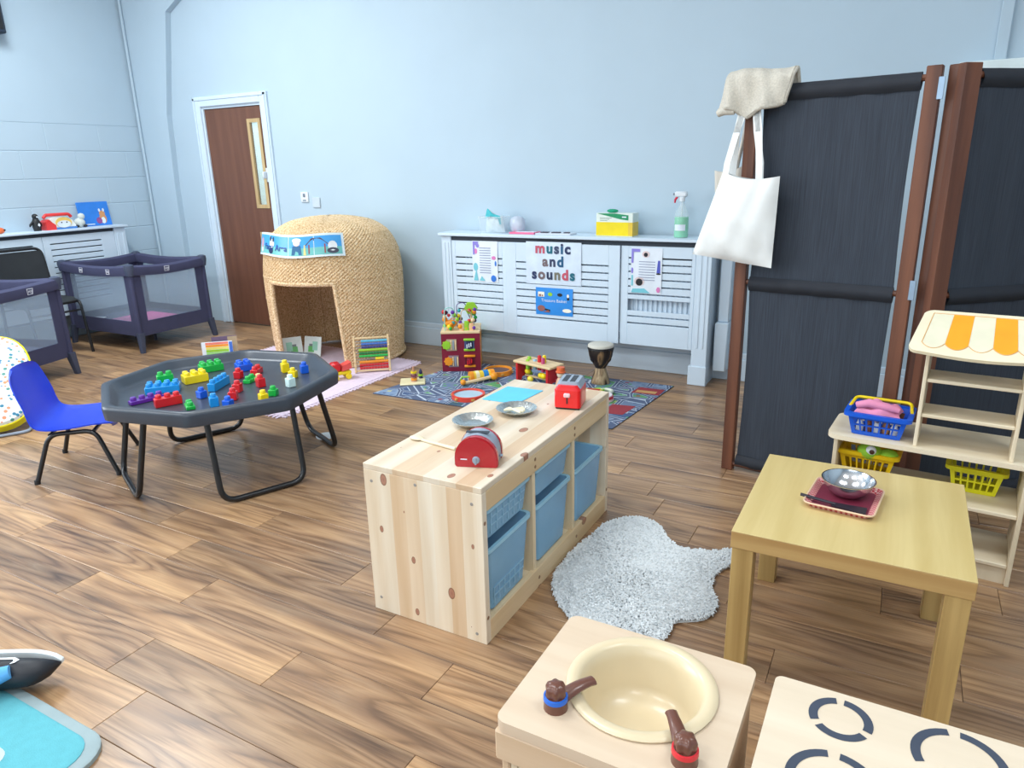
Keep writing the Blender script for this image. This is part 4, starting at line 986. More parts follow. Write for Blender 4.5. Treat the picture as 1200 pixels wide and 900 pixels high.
g2 = RM.ramp(seps.outputs[1], [(0, rgb(96, 122, 156)), (.25, rgb(64, 78, 112)), (.42, rgb(150, 60, 72)), (.52, rgb(186, 196, 206)), (.62, rgb(200, 196, 120)), (.70, rgb(88, 150, 96)), (.84, rgb(104, 124, 158))], 'CONSTANT')
inner = RM.math('LESS_THAN', vs.outputs['Distance'], .34)
c = RM.mix(RM.math('MULTIPLY', inner, .75), g1.outputs[0], g2.outputs[0])
road = RM.math('LESS_THAN', ve.outputs['Distance'], .105); line = RM.math('LESS_THAN', ve.outputs['Distance'], .012); kerb = RM.math('LESS_THAN', RM.math('ABSOLUTE', RM.math('SUBTRACT', ve.outputs['Distance'], .11)), .01)
c = RM.mix(road, c, rgb(84, 96, 124)); c = RM.mix(line, c, rgb(190, 200, 214)); c = RM.mix(kerb, c, rgb(170, 186, 204))
RM.L(c, RM.b.inputs['Base Color']); RM.b.inputs['Roughness'].default_value = .95
mp_ = [(-2.955, 3.44), (-1.305, 3.485), (-1.225, 4.40), (-2.80, 4.37)]
mat_rug = sheet(mp_, 0, .006, RM.m, 'play_mat', 'road map play mat with printed streets in front of radiator cover', 'play mat')
m = MB(); m.tube([(x, y, .0034) for x, y in mp_], .0034, 6, True); m.build('binding', tint('mat_binding', 70, 82, 104, .9), mat_rug, 50)
MZ = .0074
def mprint(pts, mat, dz=0): MB().raw([(x, y, .0068 + dz) for x, y in pts], [tuple(range(len(pts)))]).build('printed_picture', mat, mat_rug, 0)
BRK = tint('mat_red', 150, 52, 62, .95)
mprint([(-1.47, 3.70), (-1.33, 3.72), (-1.31, 3.90), (-1.45, 3.88)], BRK); mprint([(-1.43, 4.15), (-1.25, 4.16), (-1.25, 4.29), (-1.42, 4.28)], BRK); mprint([(-1.41, 4.17), (-1.28, 4.18), (-1.28, 4.23), (-1.41, 4.22)], tint('mat_ochre', 196, 150, 96, .95), .0003)
mprint([(-1.50, 3.51), (-1.37, 3.515), (-1.37, 3.545), (-1.50, 3.54)], tint('mat_yellow', 224, 206, 120, .95)); mprint([(-1.50, 3.55), (-1.45, 3.55), (-1.45, 3.62), (-1.50, 3.61)], BRK); mprint([(-1.41, 3.56), (-1.37, 3.56), (-1.38, 3.61), (-1.41, 3.60)], BRK)
mprint([(-2.26, 3.66), (-2.12, 3.66), (-2.12, 3.84), (-2.26, 3.84)], BRK)
# ------------------------------------------------------------------ sheepskin
SK = plain('fleece', rgb(226, 231, 234), .95, var=.05, vscale=25)
sp = [(-.905, 1.90), (-.955, 2.02), (-.965, 2.18), (-.93, 2.36), (-.89, 2.50), (-.82, 2.545), (-.74, 2.52), (-.675, 2.43), (-.60, 2.38), (-.50, 2.41), (-.42, 2.46), (-.40, 2.40), (-.445, 2.28), (-.445, 2.17), (-.405, 2.08), (-.42, 1.99), (-.50, 1.93), (-.50, 1.86), (-.525, 1.81), (-.60, 1.765), (-.70, 1.765), (-.80, 1.80)]
def smooth_closed(P, n=4):
    out = []; L_ = len(P)
    for i in range(L_):
        a, b, c_, d = (Vector(P[(i + k) % L_]) for k in (-1, 0, 1, 2))
        for k in range(n):
            t_ = k / n; out.append(tuple(.5 * (2 * b + (c_ - a) * t_ + (2 * a - 5 * b + 4 * c_ - d) * t_ ** 2 + (3 * b - a - 3 * c_ + d) * t_ ** 3)))
    return out
spo = smooth_closed(sp)
def inside(x, y, P):
    r_ = False; j = len(P) - 1
    for i in range(len(P)):
        if (P[i][1] > y) != (P[j][1] > y) and x < (P[j][0] - P[i][0]) * (y - P[i][1]) / (P[j][1] - P[i][1]) + P[i][0]: r_ = not r_
        j = i
    return r_
scx, scy = sum(p[0] for p in spo) / len(spo), sum(p[1] for p in spo) / len(spo)
sk_o = MB().frustum(spo, [(scx + (x - scx) * .94, scy + (y - scy) * .94) for x, y in spo], .0, .014).build('sheepskin_rug', SK, None, 0)
tag(sk_o, 'white sheepskin rug on floor between pine unit and oak table', 'rug')
verts = []; faces = []; rn = random.Random(11); cnt = 0
def fold(x, y): # soft raised crease across the skin
    d = (x + .80) * .62 + (y - 2.18) * .35
    return .014 * math.exp(-(d / .035) ** 2) + .004 * sin(x * 21) * sin(y * 17)
while cnt < 20000:
    x, y = rn.uniform(-.98, -.39), rn.uniform(1.75, 2.56)
    if not inside(x, y, spo): continue
    cnt += 1; a = rn.uniform(0, 2 * pi) if rn.random() < .5 else math.atan2(y - scy, x - scx) + rn.uniform(-.8, .8); L_ = rn.uniform(.010, .018); w_ = rn.uniform(.003, .0048); z = .010 + max(0, fold(x, y))
    tx, ty = cos(a), sin(a); nx_, ny_ = -ty * w_, tx * w_; k = len(verts)
    mx, my, mz = x + tx * L_ * .5, y + ty * L_ * .5, z + .006 * rn.uniform(.6, 1.2)
    if x + tx * L_ < -.968: continue
    ex, ey, ez = x + tx * L_, y + ty * L_, z + rn.uniform(-.004, .008)
    verts += [(x - nx_, y - ny_, z - .004), (x + nx_, y + ny_, z - .004), (mx + nx_, my + ny_, mz), (mx - nx_, my - ny_, mz), (ex, ey, max(ez, .002))]
    faces += [(k, k + 1, k + 2, k + 3), (k + 3, k + 2, k + 4)]
me = bpy.data.meshes.new('wool'); me.from_pydata(verts, [], faces); me.materials.append(SK); me.shade_smooth()
link('wool', me, sk_o, kind='stuff')

# ================================================================== wicker den
WK = NT('wicker'); v = WK.coord((1, 1, 1)); nz = WK.n('TexNoise', Scale=95.0, Detail=3.0, Roughness=.6); WK.L(v, nz.inputs['Vector'])
n2 = WK.n('TexNoise', Scale=6.0, Detail=2.0); WK.L(v, n2.inputs['Vector'])
c = WK.ramp(nz.outputs['Fac'], [(.28, rgb(134, 100, 64)), (.40, rgb(202, 164, 116)), (.54, rgb(230, 200, 156)), (.70, rgb(246, 228, 196))])
WK.L(WK.mix(.35, c.outputs[0], WK.ramp(n2.outputs['Fac'], [(.3, (.8, .76, .7)), (.7, (1.05, 1.02, 1.0))]).outputs[0], 'MULTIPLY'), WK.b.inputs['Base Color']); WK.b.inputs['Roughness'].default_value = .6
WK.bump(nz.outputs['Fac'], .5, .004)
dc = Vector((-3.875, 4.18)); dn = thing('wicker_den', 'large domed wicker play den with open doorway near the brown door', 'play den', (dc.x, dc.y, .0085))
PROF = [(0, .492), (.3, .512), (.55, .522), (.72, .518), (.84, .496), (.93, .452), (.99, .395), (1.035, .315), (1.06, .22), (1.075, .12), (1.08, .02)]
def Rz(s_):  # arc-length style parameter 0..1 -> (r, z)
    t_ = s_ * (len(PROF) - 1); k = min(int(t_), len(PROF) - 2); q = t_ - k
    g = lambda i: PROF[max(0, min(len(PROF) - 1, i))]
    def cr(a, b, c_, d): return .5 * (2 * b + (c_ - a) * q + (2 * a - 5 * b + 4 * c_ - d) * q * q + (3 * b - a - 3 * c_ + d) * q ** 3)
    return cr(g(k - 1)[1], g(k)[1], g(k + 1)[1], g(k + 2)[1]), cr(g(k - 1)[0], g(k)[0], g(k + 1)[0], g(k + 2)[0])
# even rows along the surface
tab = [(0, 0.0)]; prev = Rz(0)
for i in range(1, 401):
    q = Rz(i / 400); tab.append((i / 400, tab[-1][1] + sqrt((q[0] - prev[0]) ** 2 + (q[1] - prev[1]) ** 2))); prev = q
ROWS, NTH = 112, 384
def at_len(L_):
    for (a, la), (b, lb) in zip(tab, tab[1:]):
        if lb >= L_: return a + (b - a) * (L_ - la) / max(lb - la, 1e-9)
    return 1.0
FACE = radians(-79); HALF = radians(36); DOORZ = .625
def in_door(th, z):
    d = (th - FACE + pi) % (2 * pi) - pi
    return abs(d) < HALF - .10 * z / DOORZ * .9 and z < DOORZ
m = MB(); grid = []
for r_i in range(ROWS + 1):
    R_, Z_ = Rz(at_len(tab[-1][1] * r_i / ROWS)); row = []
    for k in range(NTH):
        th = 2 * pi * k / NTH; dec = min(1, R_ / .25)
        off = .0048 * sin(th * 96 + pi * r_i) * dec + .003 * (1 if r_i % 13 == 0 else 0)
        row.append(m._v(((R_ + off) * cos(th), (R_ + off) * sin(th), Z_ + .003 * sin(th * 9) * (1 if 3 < r_i else 0))))
    grid.append((R_, Z_, row))
for (ra, za, A_), (rb, zb_, B_) in zip(grid, grid[1:]):
    for k in range(NTH):
        if in_door(2 * pi * (k + .5) / NTH, (za + zb_) / 2): continue
        m.face([A_[k], A_[(k + 1) % NTH], B_[(k + 1) % NTH], B_[k]])
m.build('outer_weave', WK.m, dn, 0)
m = MB(); grid = []
for r_i in range(41):
    R_, Z_ = Rz(at_len(tab[-1][1] * r_i / 40)); R_ = max(.01, R_ - .022); Z_ = Z_ - (.02 if Z_ > .9 else 0)
    grid.append((Z_, [m._v((R_ * cos(2 * pi * k / 144), R_ * sin(2 * pi * k / 144), Z_)) for k in range(144)]))
for (za, A_), (zb_, B_) in zip(grid, grid[1:]):
    for k in range(144):
        if in_door(2 * pi * (k + .5) / 144, (za + zb_) / 2): continue
        m.face([A_[k], A_[(k + 1) % 144], B_[(k + 1) % 144], B_[k]])
m.build('inner_lining', WK.m, dn, 40)
for k in range(10):
    th = FACE + pi + (k - 4.5) * .24; m = MB()
    m.tube([((Rz(at_len(l_))[0] - .03) * cos(th), (Rz(at_len(l_))[0] - .03) * sin(th), Rz(at_len(l_))[1]) for l_ in [i * .08 for i in range(13)]], .008, 6); m.build('stake', WK.m, dn, 50)
def dpt(d, z, extra=.0):
    th = FACE + d; R_ = .492 + .03 * min(1, z / .5) - .012 + extra; return (R_ * cos(th), R_ * sin(th), z)
for sg in (-1, 1):
    m = MB(); m.tube([dpt(sg * (HALF - .09 * z / DOORZ), z) for z in [i * DOORZ / 16 for i in range(17)]], .019, 8); m.build('door_border', WK.m, dn, 60)
m = MB(); m.tube([dpt(-HALF + .07 + (2 * HALF - .14) * i / 20, DOORZ + .008) for i in range(21)], .019, 8); m.build('door_border', WK.m, dn, 60)
m = MB(); m.tube([(.5 * cos(FACE + HALF + (2 * pi - 2 * HALF) * i / 60), .5 * sin(FACE + HALF + (2 * pi - 2 * HALF) * i / 60), .0148) for i in range(61)], .014, 8); m.build('base_border', WK.m, dn, 60)
# laminated sign on the den
sg_ = thing('den_sign', 'curved blue laminated sign lettered Farm Area on front of wicker den', 'sign', (dc.x, dc.y, .0085))
SA0, SA1, SZ0, SZ1 = FACE - .84, FACE + .72, .825, .982
def srf(u, v, off=.0):
    th = SA0 + (SA1 - SA0) * u; z = SZ0 + (SZ1 - SZ0) * v; R_ = .512 - .03 * v + .016 + off; return (R_ * cos(th), R_ * sin(th), z + .006 * sin(u * 9))
m = MB(); m.grid(lambda u, v: srf(u, v), 40, 4); m.grid(lambda u, v: srf(u, v, -.0015), 40, 4); m.build('laminate', tint('sign_white', 226, 240, 246, .25), sg_, 60)
def sprint(pts, mat, off, name='print'):
    """flat print bent to the sign: pts in u, v"""
    k = len(pts); MB().raw([srf(u, v, off) for u, v in pts], [tuple(range(k))]).build(name, mat, sg_, 0)
for i in range(4):
    u0 = .015 + i * .2425; m = MB(); m.grid(lambda u, v: srf(u0 + .236 * u, .42 + .49 * v, .0012), 10, 2); m.build('print', tint('sign_sky', 64, 160, 226, .3), sg_, 60)
    m = MB(); m.grid(lambda u, v: srf(u0 + .236 * u, .09 + .33 * v, .0012), 10, 2); m.build('print', tint('sign_meadow', 112, 190, 186, .3), sg_, 60)
def sd(cu, cv, ru, rv, n=12): return [(cu + ru * cos(2 * pi * i / n), cv + rv * sin(2 * pi * i / n)) for i in range(n)]
sprint([(.69, .15), (.84, .15), (.84, .55), (.69, .55)], tint('barn_red', 150, 62, 70, .4), .0022); sprint([(.66, .52), (.87, .52), (.80, .82), (.72, .82)], tint('barn_roof', 84, 50, 60, .4), .0026)
sprint(sd(.90, .45, .04, .22), tint('cow_white', 232, 236, 238, .4), .003); sprint(sd(.90, .25, .05, .13), tint('cow_dark', 62, 66, 84, .4), .0034)
sprint([(.53, .12), (.63, .12), (.62, .52), (.54, .52)], tint('dungaree_blue', 30, 96, 140, .4), .0024); sprint(sd(.58, .66, .035, .15), tint('face_peach', 236, 206, 196, .4), .003); sprint(sd(.58, .76, .045, .1), tint('hair_white', 236, 240, 240, .4), .0028); sprint([(.645, .1), (.67, .1), (.66, .55), (.65, .55)], tint('straw', 226, 214, 140, .4), .0026)
sprint(sd(.29, .56, .035, .2), tint('goose_white', 224, 226, 232, .4), .0024); sprint(sd(.28, .24, .032, .14), tint('goose_navy', 26, 40, 86, .4), .003); sprint(sd(.27, .76, .012, .12), tint('ear_dark', 40, 60, 84, .4), .003); sprint(sd(.31, .74, .012, .12), tint('ear_dark', 40, 60, 84, .4), .003)
sprint(sd(.10, .52, .035, .26), tint('pig_pink', 206, 160, 170, .4), .0024); sprint(sd(.11, .24, .03, .12), tint('goose_white', 224, 226, 232, .4), .0026)
import mathutils
lt = None
def sign_text(txt, u_c, v_c, size, mat):
    cu = bpy.data.curves.new('t', 'FONT'); cu.body = txt; cu.size = size; cu.align_x = 'CENTER'; cu.offset = .0015
    ob = bpy.data.objects.new('t', cu); COL.objects.link(ob); me = bpy.data.meshes.new_from_object(ob.evaluated_get(bpy.context.evaluated_depsgraph_get())); bpy.data.objects.remove(ob)
    for v_ in me.vertices:
        u = u_c + v_.co.x / (.52 * (SA1 - SA0)); vv = v_c + v_.co.y / (SZ1 - SZ0); v_.co = srf(u, vv, .0045)
    me.materials.append(mat); link('lettering', me, sg_)
sign_text('Farm Area', .33, .28, .058, tint('sign_blue', 20, 70, 150, .4))

# ================================================================== toys on and round the mats
def coin(name, label, cat, x, y, z, r, h, mat, seg=20):
    return tag(MB().lathe([(0, 0), (r, 0), (r, h), (0, h)], seg, (0, 0, 0)).build(name, mat), label, cat)
# activity cube
ac = thing('activity_cube', 'dark red wooden activity cube with bead maze on top at mat edge', 'activity cube', (-2.765, 4.245, MZ), radians(29))
hw_, hh_ = .138, .275
MB().box(-hw_, hw_, -hw_, -hw_ + .008, 0, hh_).build('front_panel', plain('cube_wine', rgb(128, 18, 48), .4), ac, 0)
MB().box(hw_ - .008, hw_, -hw_ + .008, hw_, 0, hh_).build('side_panel', ORG, ac, 0, 'orange side panel')
MB().box(-hw_, -hw_ + .008, -hw_ + .008, hw_, 0, hh_).build('side_panel', NAVY, ac, 0, 'navy side panel')
MB().box(-hw_ + .008, hw_ - .008, hw_ - .008, hw_, 0, hh_).build('back_panel', LIME, ac, 0, 'lime back panel')
MB().box(-hw_ - .002, hw_ + .002, -hw_ - .002, hw_ + .002, hh_, hh_ + .018, .003).build('top', NAT, ac, 0)
MB().box(-hw_ + .008, hw_ - .008, -hw_ + .008, hw_ - .008, .0, .01).build('base', NAVY, ac, 0)
for i, (cx_, cz_) in enumerate(((-.065, .195), (.062, .195), (-.055, .075), (.062, .075))):
    w_, h_ = .036, .042
    MB().box(cx_ - w_, cx_ + w_, -hw_ - .003, -hw_ + .002, cz_ - h_, cz_ + h_).build('window_recess', [tint('recess_beige', 186, 168, 140), tint('recess_blue', 70, 90, 130), tint('recess_grey', 150, 130, 140), plain('recess_wine', rgb(96, 12, 34), .5)][i], ac, 0)
    fr_ = [LIME, LIME, ORG, ORG][i]
    if i in (1, 3):
        for zz in (cz_ - h_ - .003, cz_ + h_ - .012): MB().box(cx_ - w_ - .004, cx_ + w_ + .004, -hw_ - .014, -hw_, zz, zz + .016, .003).build('roller_end', fr_, ac)
        m = MB(); m.T = Matrix.Translation((cx_, -hw_ - .004, cz_)); m.lathe([(0, -.026), (.022, -.026), (.024, 0), (.022, .026), (0, .026)], 12); m.build('roller', NAVY if i == 1 else DKRED, ac)
        for k in range(3): MB().box(cx_ - .02 + k * .014, cx_ - .012 + k * .014, -hw_ - .0295, -hw_ - .0275, cz_ - .02 + k * .006, cz_ + .008 + k * .006).build('stripe', PAPER if i == 1 else RED, ac, 0)
    else:
        m = MB(); m.T = Matrix.Translation((cx_ - .036, -hw_ - .006, cz_)) @ Matrix.Rotation(pi / 2, 4, 'X'); m.lathe([(0, -.006), (.03, -.006), (.032, 0), (.03, .006), (0, .006)], 16, (0, 0, 0), lambda a, z: 1 + .12 * cos(8 * a)); m.build('gear', fr_, ac)
        for k in range(3): MB().box(cx_ - .008 + k * .016, cx_ + .002 + k * .016, -hw_ - .01, -hw_ - .002, cz_ - .034, cz_ + .034, .002).build('abacus_bar', [NAT, GREYP, NAT][k], ac)
top = hh_ + .018
def wire(pts, mat): m = MB(); m.tube(fillet(pts, .05, 6), .0035, 6); m.build('bead_wire', mat, ac, 60)
wire([(-.11, -.10, top), (-.11, -.10, top + .16), (-.05, -.06, top + .16), (-.05, -.02, top + .04), (-.02, .06, top + .03), (-.08, .1, top)], tint('wire_mint', 150, 215, 205))
wire([(-.03, .02, top), (-.03, .02, top + .17), (.03, .02, top + .18), (.05, .05, top + .08), (.09, .09, top)], tint('wire_violet', 90, 80, 140))
wire([(.0, -.09, top), (.01, -.09, top + .15), (.08, -.06, top + .13), (.08, -.05, top)], tint('wire_tan', 200, 170, 130))
wire([(-.09, -.04, top), (-.07, -.05, top + .09), (.0, -.08, top + .06), (.02, -.11, top)], ORG)
rn = random.Random(4); bc_m = [ORG, NAVY, REDP, YEL, TEAL, LIME, NAT, PUR, GRN]
for k in range(38):
    x, y, z = rn.uniform(-.12, .12), rn.uniform(-.12, .05), top + .014 + rn.random() ** 1.4 * .12
    MB().ball((x, y, z), rn.uniform(.012, .018), 10).build('bead', bc_m[k % 9], ac, 60)
m = MB(); m.T = Matrix.Translation((.075, .0, top + .14)) @ Matrix.Rotation(pi / 2, 4, 'X'); m.lathe([(0, -.012), (.042, -.012), (.046, 0), (.042, .012), (0, .012)], 20, (0, 0, 0), lambda a, z: 1 + .07 * cos(6 * a)); m.build('tree_crown', LIME, ac, 50, 'lime green tree shaped piece')
m = MB(); m.tube([(.075, 0, top), (.075, 0, top + .1)], .009, 8); m.build('tree_trunk', NAT, ac)
m = MB(); m.T = Matrix.Translation((-.07, -.07, top + .045)); m.ball((0, 0, 0), .035, 14, (1.3, .6, .8)); m.ball((-.04, 0, .03), .02, 12, (1, .8, 1)); m.build('animal_slider', ORG, ac, 60, 'orange wooden animal slider')
for k in range(3):
    m = MB(); m.T = Matrix.Translation((.01 + .035 * k, -.1, top)); m.prism([(-.016, 0), (.016, 0)] and rrect(-.016, .016, -.008, .008, .004, 2), 0, .05 + .015 * (k % 2)); m.build('flip_piece', [NAT, LIME, tint('peach_wood', 238, 190, 140)][k], ac)

# abacus
ab = thing('abacus', 'wooden abacus with rows of rainbow beads leaning by wicker den', 'abacus', (-3.27, 3.83, .0085), radians(39))
aw, ah = .115, .255; AT = Matrix.Translation((0, 0, .0022)) @ Matrix.Rotation(radians(-12), 4, 'X')
def ab_box(n_, *a): m = MB(); m.T = AT; m.box(*a); m.build(n_, NAT, ab, 0)
ab_box('frame_post', -aw - .014, -aw, -.01, .01, 0, ah + .012, .002); ab_box('frame_post', aw, aw + .014, -.01, .01, 0, ah + .012, .002)
ab_box('frame_bar', -aw, aw, -.008, .008, .008, .020, .002); ab_box('frame_bar', -aw, aw, -.008, .008, ah - .012, ah, .002)
m = MB(); m.tube([(-aw - .007, .0, .2), (-aw - .007, .115, .0085)], .006, 6); m.build('prop', NAT, ab); m = MB(); m.tube([(aw + .007, .0, .2), (aw + .007, .115, .0085)], .006, 6); m.build('prop', NAT, ab)
rows = [(REDP, 10, -.0), (REDP, 10, 0), (tint('bead_orange', 236, 140, 30), 10, 0), (YEL, 3, .02), (GRN, 10, 0), (tint('bead_dkgreen', 30, 120, 60), 10, .0), (LIME, 10, 0), (tint('bead_indigo', 50, 60, 130), 9, .02), (tint('bead_blue', 60, 110, 190), 9, .02), (tint('bead_cyan', 90, 180, 210), 9, .02)]
bead_me = {}
for i, (mt, cnt_, sh) in enumerate(rows):
    z = .032 + i * .0215
    m = MB(); m.T = AT; m.tube([(-aw, 0, z), (aw, 0, z)], .002, 5); m.build('rod', GREYP, ab)
    for k in range(cnt_):
        if mt.name not in bead_me:
            q = MB(); cyl_x(q, -.0098, .0098, 0, 0, .0098, 10); bead_me[mt.name] = q.mesh('bead', mt, 50)
        p_ = AT @ Vector((aw - .012 - k * .0205 - (.03 if cnt_ == 3 else 0), 0, z)); link('bead', bead_me[mt.name], ab, loc=p_)

# books
def book(name, label, loc, rz, w_, h_, th, cover, page=PAPER, open_=0, lean=0):
    t = thing(name, label, 'book', loc, rz); return t
t = book('picture_book', 'open white picture book with green pictures standing at den doorway', (-4.10, 3.985, .010), radians(33), 0, 0, 0, 0)
for sg in (-1, 1):
    m = MB(); m.T = Matrix.Rotation(sg * radians(-24), 4, 'Z') @ Matrix.Rotation(radians(-14), 4, 'X'); x0, x1 = (0, .155) if sg > 0 else (-.155, 0)
    m.box(x0, x1, 0, .006, 0, .155); c_ = m.build('cover', tint('book_white', 226, 236, 230, .5), t, 0)
    for q_, (u0, u1, v0, v1, mt) in enumerate(((.25, .6, .2, .5, tint('print_green', 110, 190, 110)), (.5, .8, .3, .75, tint('print_mint', 160, 214, 190)), (.3, .5, .5, .62, tint('print_grey', 130, 140, 140)))):
        m = MB(); m.T = Matrix.Rotation(sg * radians(-24), 4, 'Z') @ Matrix.Rotation(radians(-14), 4, 'X'); a_, b_ = (.155 * u0, .155 * u1) if sg > 0 else (-.155 * u1, -.155 * u0)
        m.raw([(a_, -.0006 - q_ * .0003, .155 * v0), (b_, -.0006 - q_ * .0003, .155 * v0), (b_, -.0006 - q_ * .0003, .155 * v1), (a_, -.0006 - q_ * .0003, .155 * v1)], [(0, 1, 2, 3)]); m.build('picture', mt, c_, 0)
t = book('board_book', 'rainbow striped board book standing on floor behind black tray', (-4.70, 3.66, 0), radians(43), 0, 0, 0, 0)
MB().box(-.115, .115, 0, .012, 0, .135, .001).build('cover', PAPER, t, 0)
for k, mt in enumerate((tint('stripe_coral', 236, 130, 110), ORG, tint('stripe_yellow', 230, 220, 110), LIME, tint('stripe_pale_green', 160, 220, 130))):
    MB().box(-.085, .085, -.0008 - .0001 * k, 0, .115 - k * .02, .133 - k * .02).build('stripe', mt, t, 0)
MB().box(.09, .115, -.0008, 0, 0, .13).build('stripe', tint('stripe_blue', 60, 110, 200), t, 0)
t = book('board_book', 'thin dark book leaning behind the rainbow striped board book', (-4.69, 3.72, 0), radians(50), 0, 0, 0, 0)
m = MB(); m.T = Matrix.Rotation(radians(-10), 4, 'X'); m.box(-.09, .10, 0, .012, 0, .165, .001); m.build('cover', tint('book_plum', 104, 84, 112), t, 0)
m = MB(); m.T = Matrix.Rotation(radians(-10), 4, 'X'); m.box(.03, .10, -.0008, 0, .02, .16); m.build('picture', tint('book_photo', 170, 150, 120), t, 0)
t = thing('toy_ball', 'small sky blue ball on floor beside the rainbow board book', 'ball', (-4.62, 3.56, .03)); MB().ball((0, 0, 0), .03, 16).build('ball', SKY, t, 60)
# toy by the den
t = thing('toy_truck', 'red and yellow toy truck on pink rug beside the den doorway', 'toy truck', (-3.37, 3.60, .0085), radians(60))
MB().box(-.07, .07, -.035, .035, .035, .06, .006).build('chassis', YEL, t); MB().box(-.07, .0, -.034, .034, .06, .125, .012).build('cab', RED, t)
m = MB(); m.T = Matrix.Rotation(radians(90), 4, 'X'); m.prism([(.0, .06), (.075, .075), (.07, .12), (.01, .10)], -.034, .034); m.build('tipper', tint('coral_plastic', 236, 92, 84), t, 0)
for x in (-.045, .045):
    for y in (-.038, .038):
        m = MB(); m.T = Matrix.Translation((x, y, .022)) @ Matrix.Rotation(pi / 2, 4, 'X'); m.lathe([(0, -.008), (.02, -.008), (.022, 0), (.02, .008), (0, .008)], 14); m.build('wheel', YEL, t)
# white disc under the tray
t = thing('white_disc', 'round white plastic lid lying on floor beneath the black tray', 'disc', (-2.69, 2.71, 0)); MB().lathe([(0, 0), (.052, 0), (.054, .006), (.046, .007), (.044, .004), (0, .004)], 28).build('disc', tint('lid_white', 224, 232, 236), t, 50)
# stacking peg board
t = thing('peg_board', 'cream board with two slim coloured pegs at left of road mat', 'toy', (-2.855, 3.745, MZ), radians(35))
MB().box(-.085, .085, -.075, .075, 0, .012, .004).build('board', tint('cream_board', 234, 222, 178), t)
m = MB(); m.lathe([(0, .012), (.022, .012), (.018, .03), (.013, .032), (.016, .05), (.011, .06), (.013, .08), (.007, .1), (.008, .112), (0, .118)], 14, (.01, -.01, 0)); m.build('peg', tint('peg_tan', 190, 140, 110), t)
for z_, mt in ((.022, ORG), (.045, tint('peg_plum', 130, 70, 90)), (.07, YEL)):
    m = MB(); m.lathe([(.012, z_), (.021, z_), (.021, z_ + .012), (.012, z_ + .012)], 14, (.01, -.01, 0)); m.build('ring', mt, t)
m = MB(); m.lathe([(0, .012), (.014, .012), (.010, .04), (.013, .055), (.008, .07), (0, .08)], 12, (.055, .055, 0)); m.build('peg', NAVY, t)
m = MB(); m.lathe([(.009, .03), (.017, .03), (.017, .042), (.009, .042)], 12, (.055, .055, 0)); m.build('ring', LIME, t)
# tambourines
def tambourine(loc, r, h, label, mt, skin, jing):
    t = thing('tambourine', label, 'tambourine', loc)
    MB().lathe([(r - .013, 0), (r, 0), (r, h), (r - .013, h), (r - .013, 0)], 40).build('hoop', mt, t, 40)
    if skin: MB().lathe([(0, h * .45), (r - .012, h * .45), (r - .012, h * .6), (0, h * .6)], 40).build('drum_skin', skin, t, 40)
    for k in range(6):
        a = 2 * pi * k / 6 + .3; m = MB(); m.lathe([(0, h * .3), (.013, h * .3), (.013, h * .38), (0, h * .5), (.013, h * .62), (.013, h * .7), (0, h * .7)], 12, ((r - .002) * cos(a), (r - .002) * sin(a), 0)); m.build('jingle', jing, t)
tambourine((-2.33, 3.625, MZ), .107, .028, 'red rimmed tambourine with pale blue skin near front of mat', tint('tamb_red', 224, 72, 56), tint('skin_blue', 176, 206, 222), tint('jingle_gold', 222, 176, 96))
tambourine((-2.43, 4.185, MZ), .10, .032, 'orange rimmed tambourine lying at the back of road mat', tint('tamb_orange', 240, 150, 40), tint('skin_dark', 96, 84, 90), tint('jingle_gold', 222, 176, 96))
# rattle roller toy
t = thing('roller_rattle', 'wooden rattle with yellow and blue rollers in middle of mat', 'rattle', (-2.45, 3.985, MZ), radians(50))
m = MB(); cyl_x(m, -.06, .06, 0, .035, .035, 16); m.build('drum', tint('rattle_yellow', 240, 204, 60), t)
for x0, x1, mt in ((-.085, -.06, ORG), (.06, .09, ORG), (.01, .045, tint('rattle_blue', 30, 130, 200)), (-.045, -.02, tint('rattle_cream', 236, 226, 190))):
    m = MB(); cyl_x(m, x0, x1, 0, .035, .0365, 16); m.build('band', mt, t)
m = MB(); m.tube([(-.14, -.06, .014), (-.05, -.055, .02), (.05, -.05, .03)], .012, 8); m.build('handle', NAT, t); m = MB(); m.ball((-.15, -.06, .0205), .02, 12); m.build('knob', ORG, t); m = MB(); m.ball((.075, -.05, .0335), .028, 12); m.build('knob', ORG, t)
m = MB(); m.tube([(-.08, .0, .035), (-.13, .03, .03), (-.15, .0, .02)], .006, 8); m.build('cord', LIME, t)
# pounding bench
t = thing('pounding_bench', 'red wooden pounding bench with coloured pegs on the road mat', 'toy bench', (-2.075, 4.115, MZ), radians(-15))
bl, bw, bz = .165, .075, .125
m = MB(); m.box(-bl, bl, -bw, bw, bz, bz + .016, .003); m.build('bench_top', NAT, t)
for sg in (-1, 1):
    m = MB(); m.T = Matrix.Translation((sg * (bl - .03), 0, 0)) @ Matrix.Rotation(pi / 2, 4, 'Z') @ Matrix.Rotation(pi / 2, 4, 'X'); m.prism([(-bw + .004, 0), (-bw * .45, 0), (-bw * .3, .022), (bw * .3, .022), (bw * .45, 0), (bw - .004, 0), (bw - .004, bz), (-bw + .004, bz)], -.008, .008); m.build('end_panel', REDP, t, 0)
for x, y, mt, dz in ((-.09, .01, LIME, .02), (-.03, .0, tint('peg_sky', 150, 190, 220), .012), (.01, .0, REDP, .045), (.045, .01, YEL, .05), (.06, -.02, tint('peg_magenta', 190, 70, 120), .04), (-.07, -.03, LIME, .012)):
    m = MB(); m.lathe([(0, bz - .04), (.013, bz - .04), (.013, bz + .016 + dz - .006), (.010, bz + .016 + dz), (0, bz + .016 + dz)], 14, (x, y, 0)); m.build('peg', mt, t)
